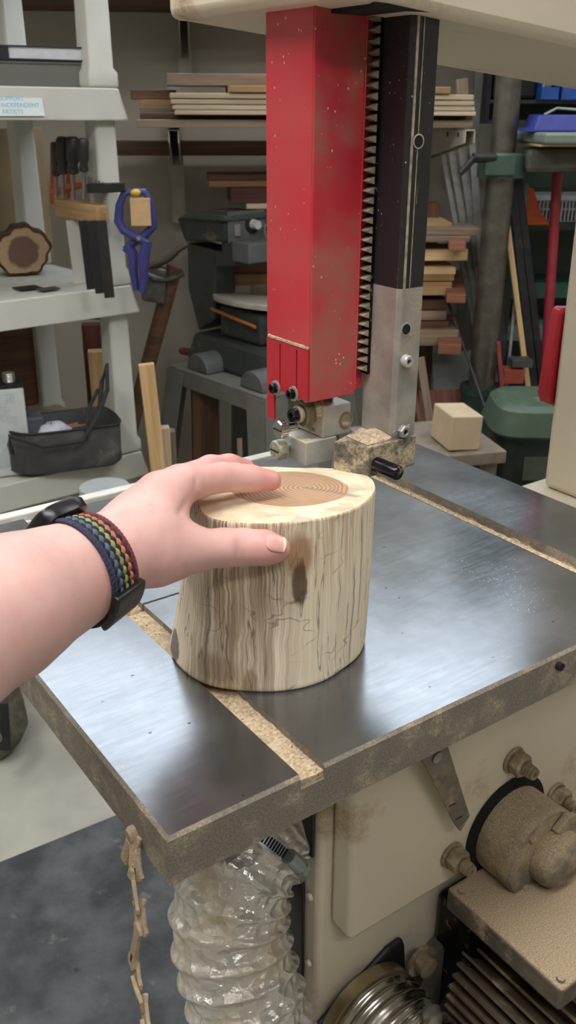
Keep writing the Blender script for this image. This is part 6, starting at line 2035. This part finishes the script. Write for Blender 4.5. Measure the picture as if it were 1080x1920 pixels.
cols2 = [(30, 30, 42), (22, 22, 28), (22, 22, 24), (26, 22, 24), (84, 32, 42)]
bm_ = [m_plain('band_a%d' % i, c, 0.8, var=0.2, scale=300, bump=0.4) for i, c in enumerate(cols)] + [m_plain('band_b%d' % i, c, 0.8, var=0.2, scale=300, bump=0.4) for i, c in enumerate(cols2)]
iW = MW_.inverted()
mb = MB()
for c_ in range(NCOL * 2 - 1):
    z = -WB / 2 + WB * (c_ + 0.5) / (NCOL * 2 - 1)
    for k in range(NS):
        if (k + c_) % 2 and 0 < c_ < NCOL * 2 - 2:
            continue
        t = ts_[k]
        r = skin_r(t, z, 0.0014)
        ci = min(NCOL - 1, c_ // 2 if c_ % 2 == 0 else (c_ + (1 if (k // 2) % 2 else 0)) // 2)
        mb.mat = ci if (c_ % 2 == 0) else ci + NCOL
        M_ = Matrix.Translation((r * math.cos(t), r * math.sin(t), z)) @ Matrix.Rotation(t, 4, 'Z') @ Matrix.Rotation((0.35 if c_ % 2 else -0.35), 4, 'X')
        dt = abs(span) * 0.86 / (NS - 1) * rad0
        mb.sphere((0, 0, 0), 1.0, 8, (0.0013, dt * 1.25, WB / (NCOL * 2 - 1) * 0.82), M_)
mb.build('braided_band', bm_, watch, smooth=True)
# dark backing and the plain lower half of the band
def bandring(t0, t1, n, z0, z1, o0, o1):
    R = []
    for k in range(n + 1):
        t = t0 + (t1 - t0) * k / n
        q = []
        for (z, o) in ((z0, o0), (z1, o0), (z1, o1), (z0, o1)):
            r = skin_r(t, z, o)
            q.append((r * math.cos(t), r * math.sin(t), z))
        R.append(q)
    return R
mb = MB(); mb.rings(bandring(t_case + span * 0.03, t_case + span * 0.97, 28, -WB / 2 + 0.0006, WB / 2 - 0.0006, 0.0003, 0.0010)); mb.build('band_core', m_plain('band_core', (24, 24, 30), 0.8), watch)
sg = 1 if span > 0 else -1
rest = 2 * math.pi - abs(span)
mb = MB(); mb.rings(bandring(t_buck + sg * 0.05, t_buck + sg * (rest - 0.05), 36, -WB / 2, WB / 2, 0.0003, 0.0026)); mb.build('lower_band', m_plain('band_dark', (30, 29, 30), 0.75, var=0.3, scale=200, bump=0.4), watch)
mb = MB()
for k in range(9):
    t = t_buck + sg * (0.34 + 0.05 * k)
    r = skin_r(t, WB / 2 - 0.004, 0.0026)
    M_ = Matrix.Translation((r * math.cos(t), r * math.sin(t), WB / 2 - 0.004)) @ Matrix.Rotation(t, 4, 'Z') @ Matrix.Rotation(0.5, 4, 'X')
    mb.sphere((0, 0, 0), 1.0, 8, (0.0007, 0.0013, 0.0022), M_)
mb.build('band_stitches', m_plain('stitch_tan', (150, 140, 110), 0.8), watch, smooth=True)
mb = MB(); mb.rings(bandring(t_buck - sg * 0.32, t_buck + sg * 0.50, 14, -WB / 2 - 0.0015, WB / 2 + 0.003, 0.0005, 0.0060)); bk_ = mb.build('buckle', m_plain('buckle_black', (22, 21, 22), 0.4, var=0.1), watch, bevel=0.0015, bseg=2, smooth=True)
tb = t_buck - sg * 0.16; rr_b = skin_r(tb, -0.006, 0.0052)
mb = MB(Matrix.Translation((rr_b * math.cos(tb), rr_b * math.sin(tb), -0.0075)) @ Matrix.Rotation(tb, 4, 'Z')); mb.box(0.0, 0.0004, -0.0022, 0.0022, -0.0004, 0.0004); mb.box(0.0, 0.0004, -0.0004, 0.0004, -0.0022, 0.0016); mb.build('worn_mark', M_STEEL, bk_)
# case on the far side of the wrist
rc = skin_r(t_case, 0, 0.0)
rc -= 0.004
MC = Matrix.Translation((rc * math.cos(t_case), rc * math.sin(t_case), 0)) @ Matrix.Rotation(t_case, 4, 'Z') @ Matrix.Rotation(math.radians(90), 4, 'Y')
mb = MB(MC)
R = []
for z, hx, hy in ((0.001, 0.015, 0.017), (0.003, 0.018, 0.020), (0.009, 0.0185, 0.0205), (0.0115, 0.017, 0.019), (0.0118, 0.014, 0.016)):
    R.append([(math.copysign(abs(math.cos(t)) ** 0.6, math.cos(t)) * hx, math.copysign(abs(math.sin(t)) ** 0.6, math.sin(t)) * hy, z) for t in [2 * math.pi * i / 40 for i in range(40)]])
mb.rings(R); case_ = mb.build('case', m_plain('watch_case', (26, 26, 30), 0.3, 0.3, var=0.1), watch, smooth=True, angle=40)
mb = MB(MC); mb.rings([[(math.copysign(abs(math.cos(t)) ** 0.6, math.cos(t)) * h_, math.copysign(abs(math.sin(t)) ** 0.6, math.sin(t)) * h_ * 1.1, z) for t in [2 * math.pi * i / 40 for i in range(40)]] for z, h_ in ((0.01185, 0.0142), (0.0124, 0.0138), (0.0126, 0.012))]); mb.build('screen', m_plain('watch_glass', (60, 58, 78), 0.08), case_, smooth=True)
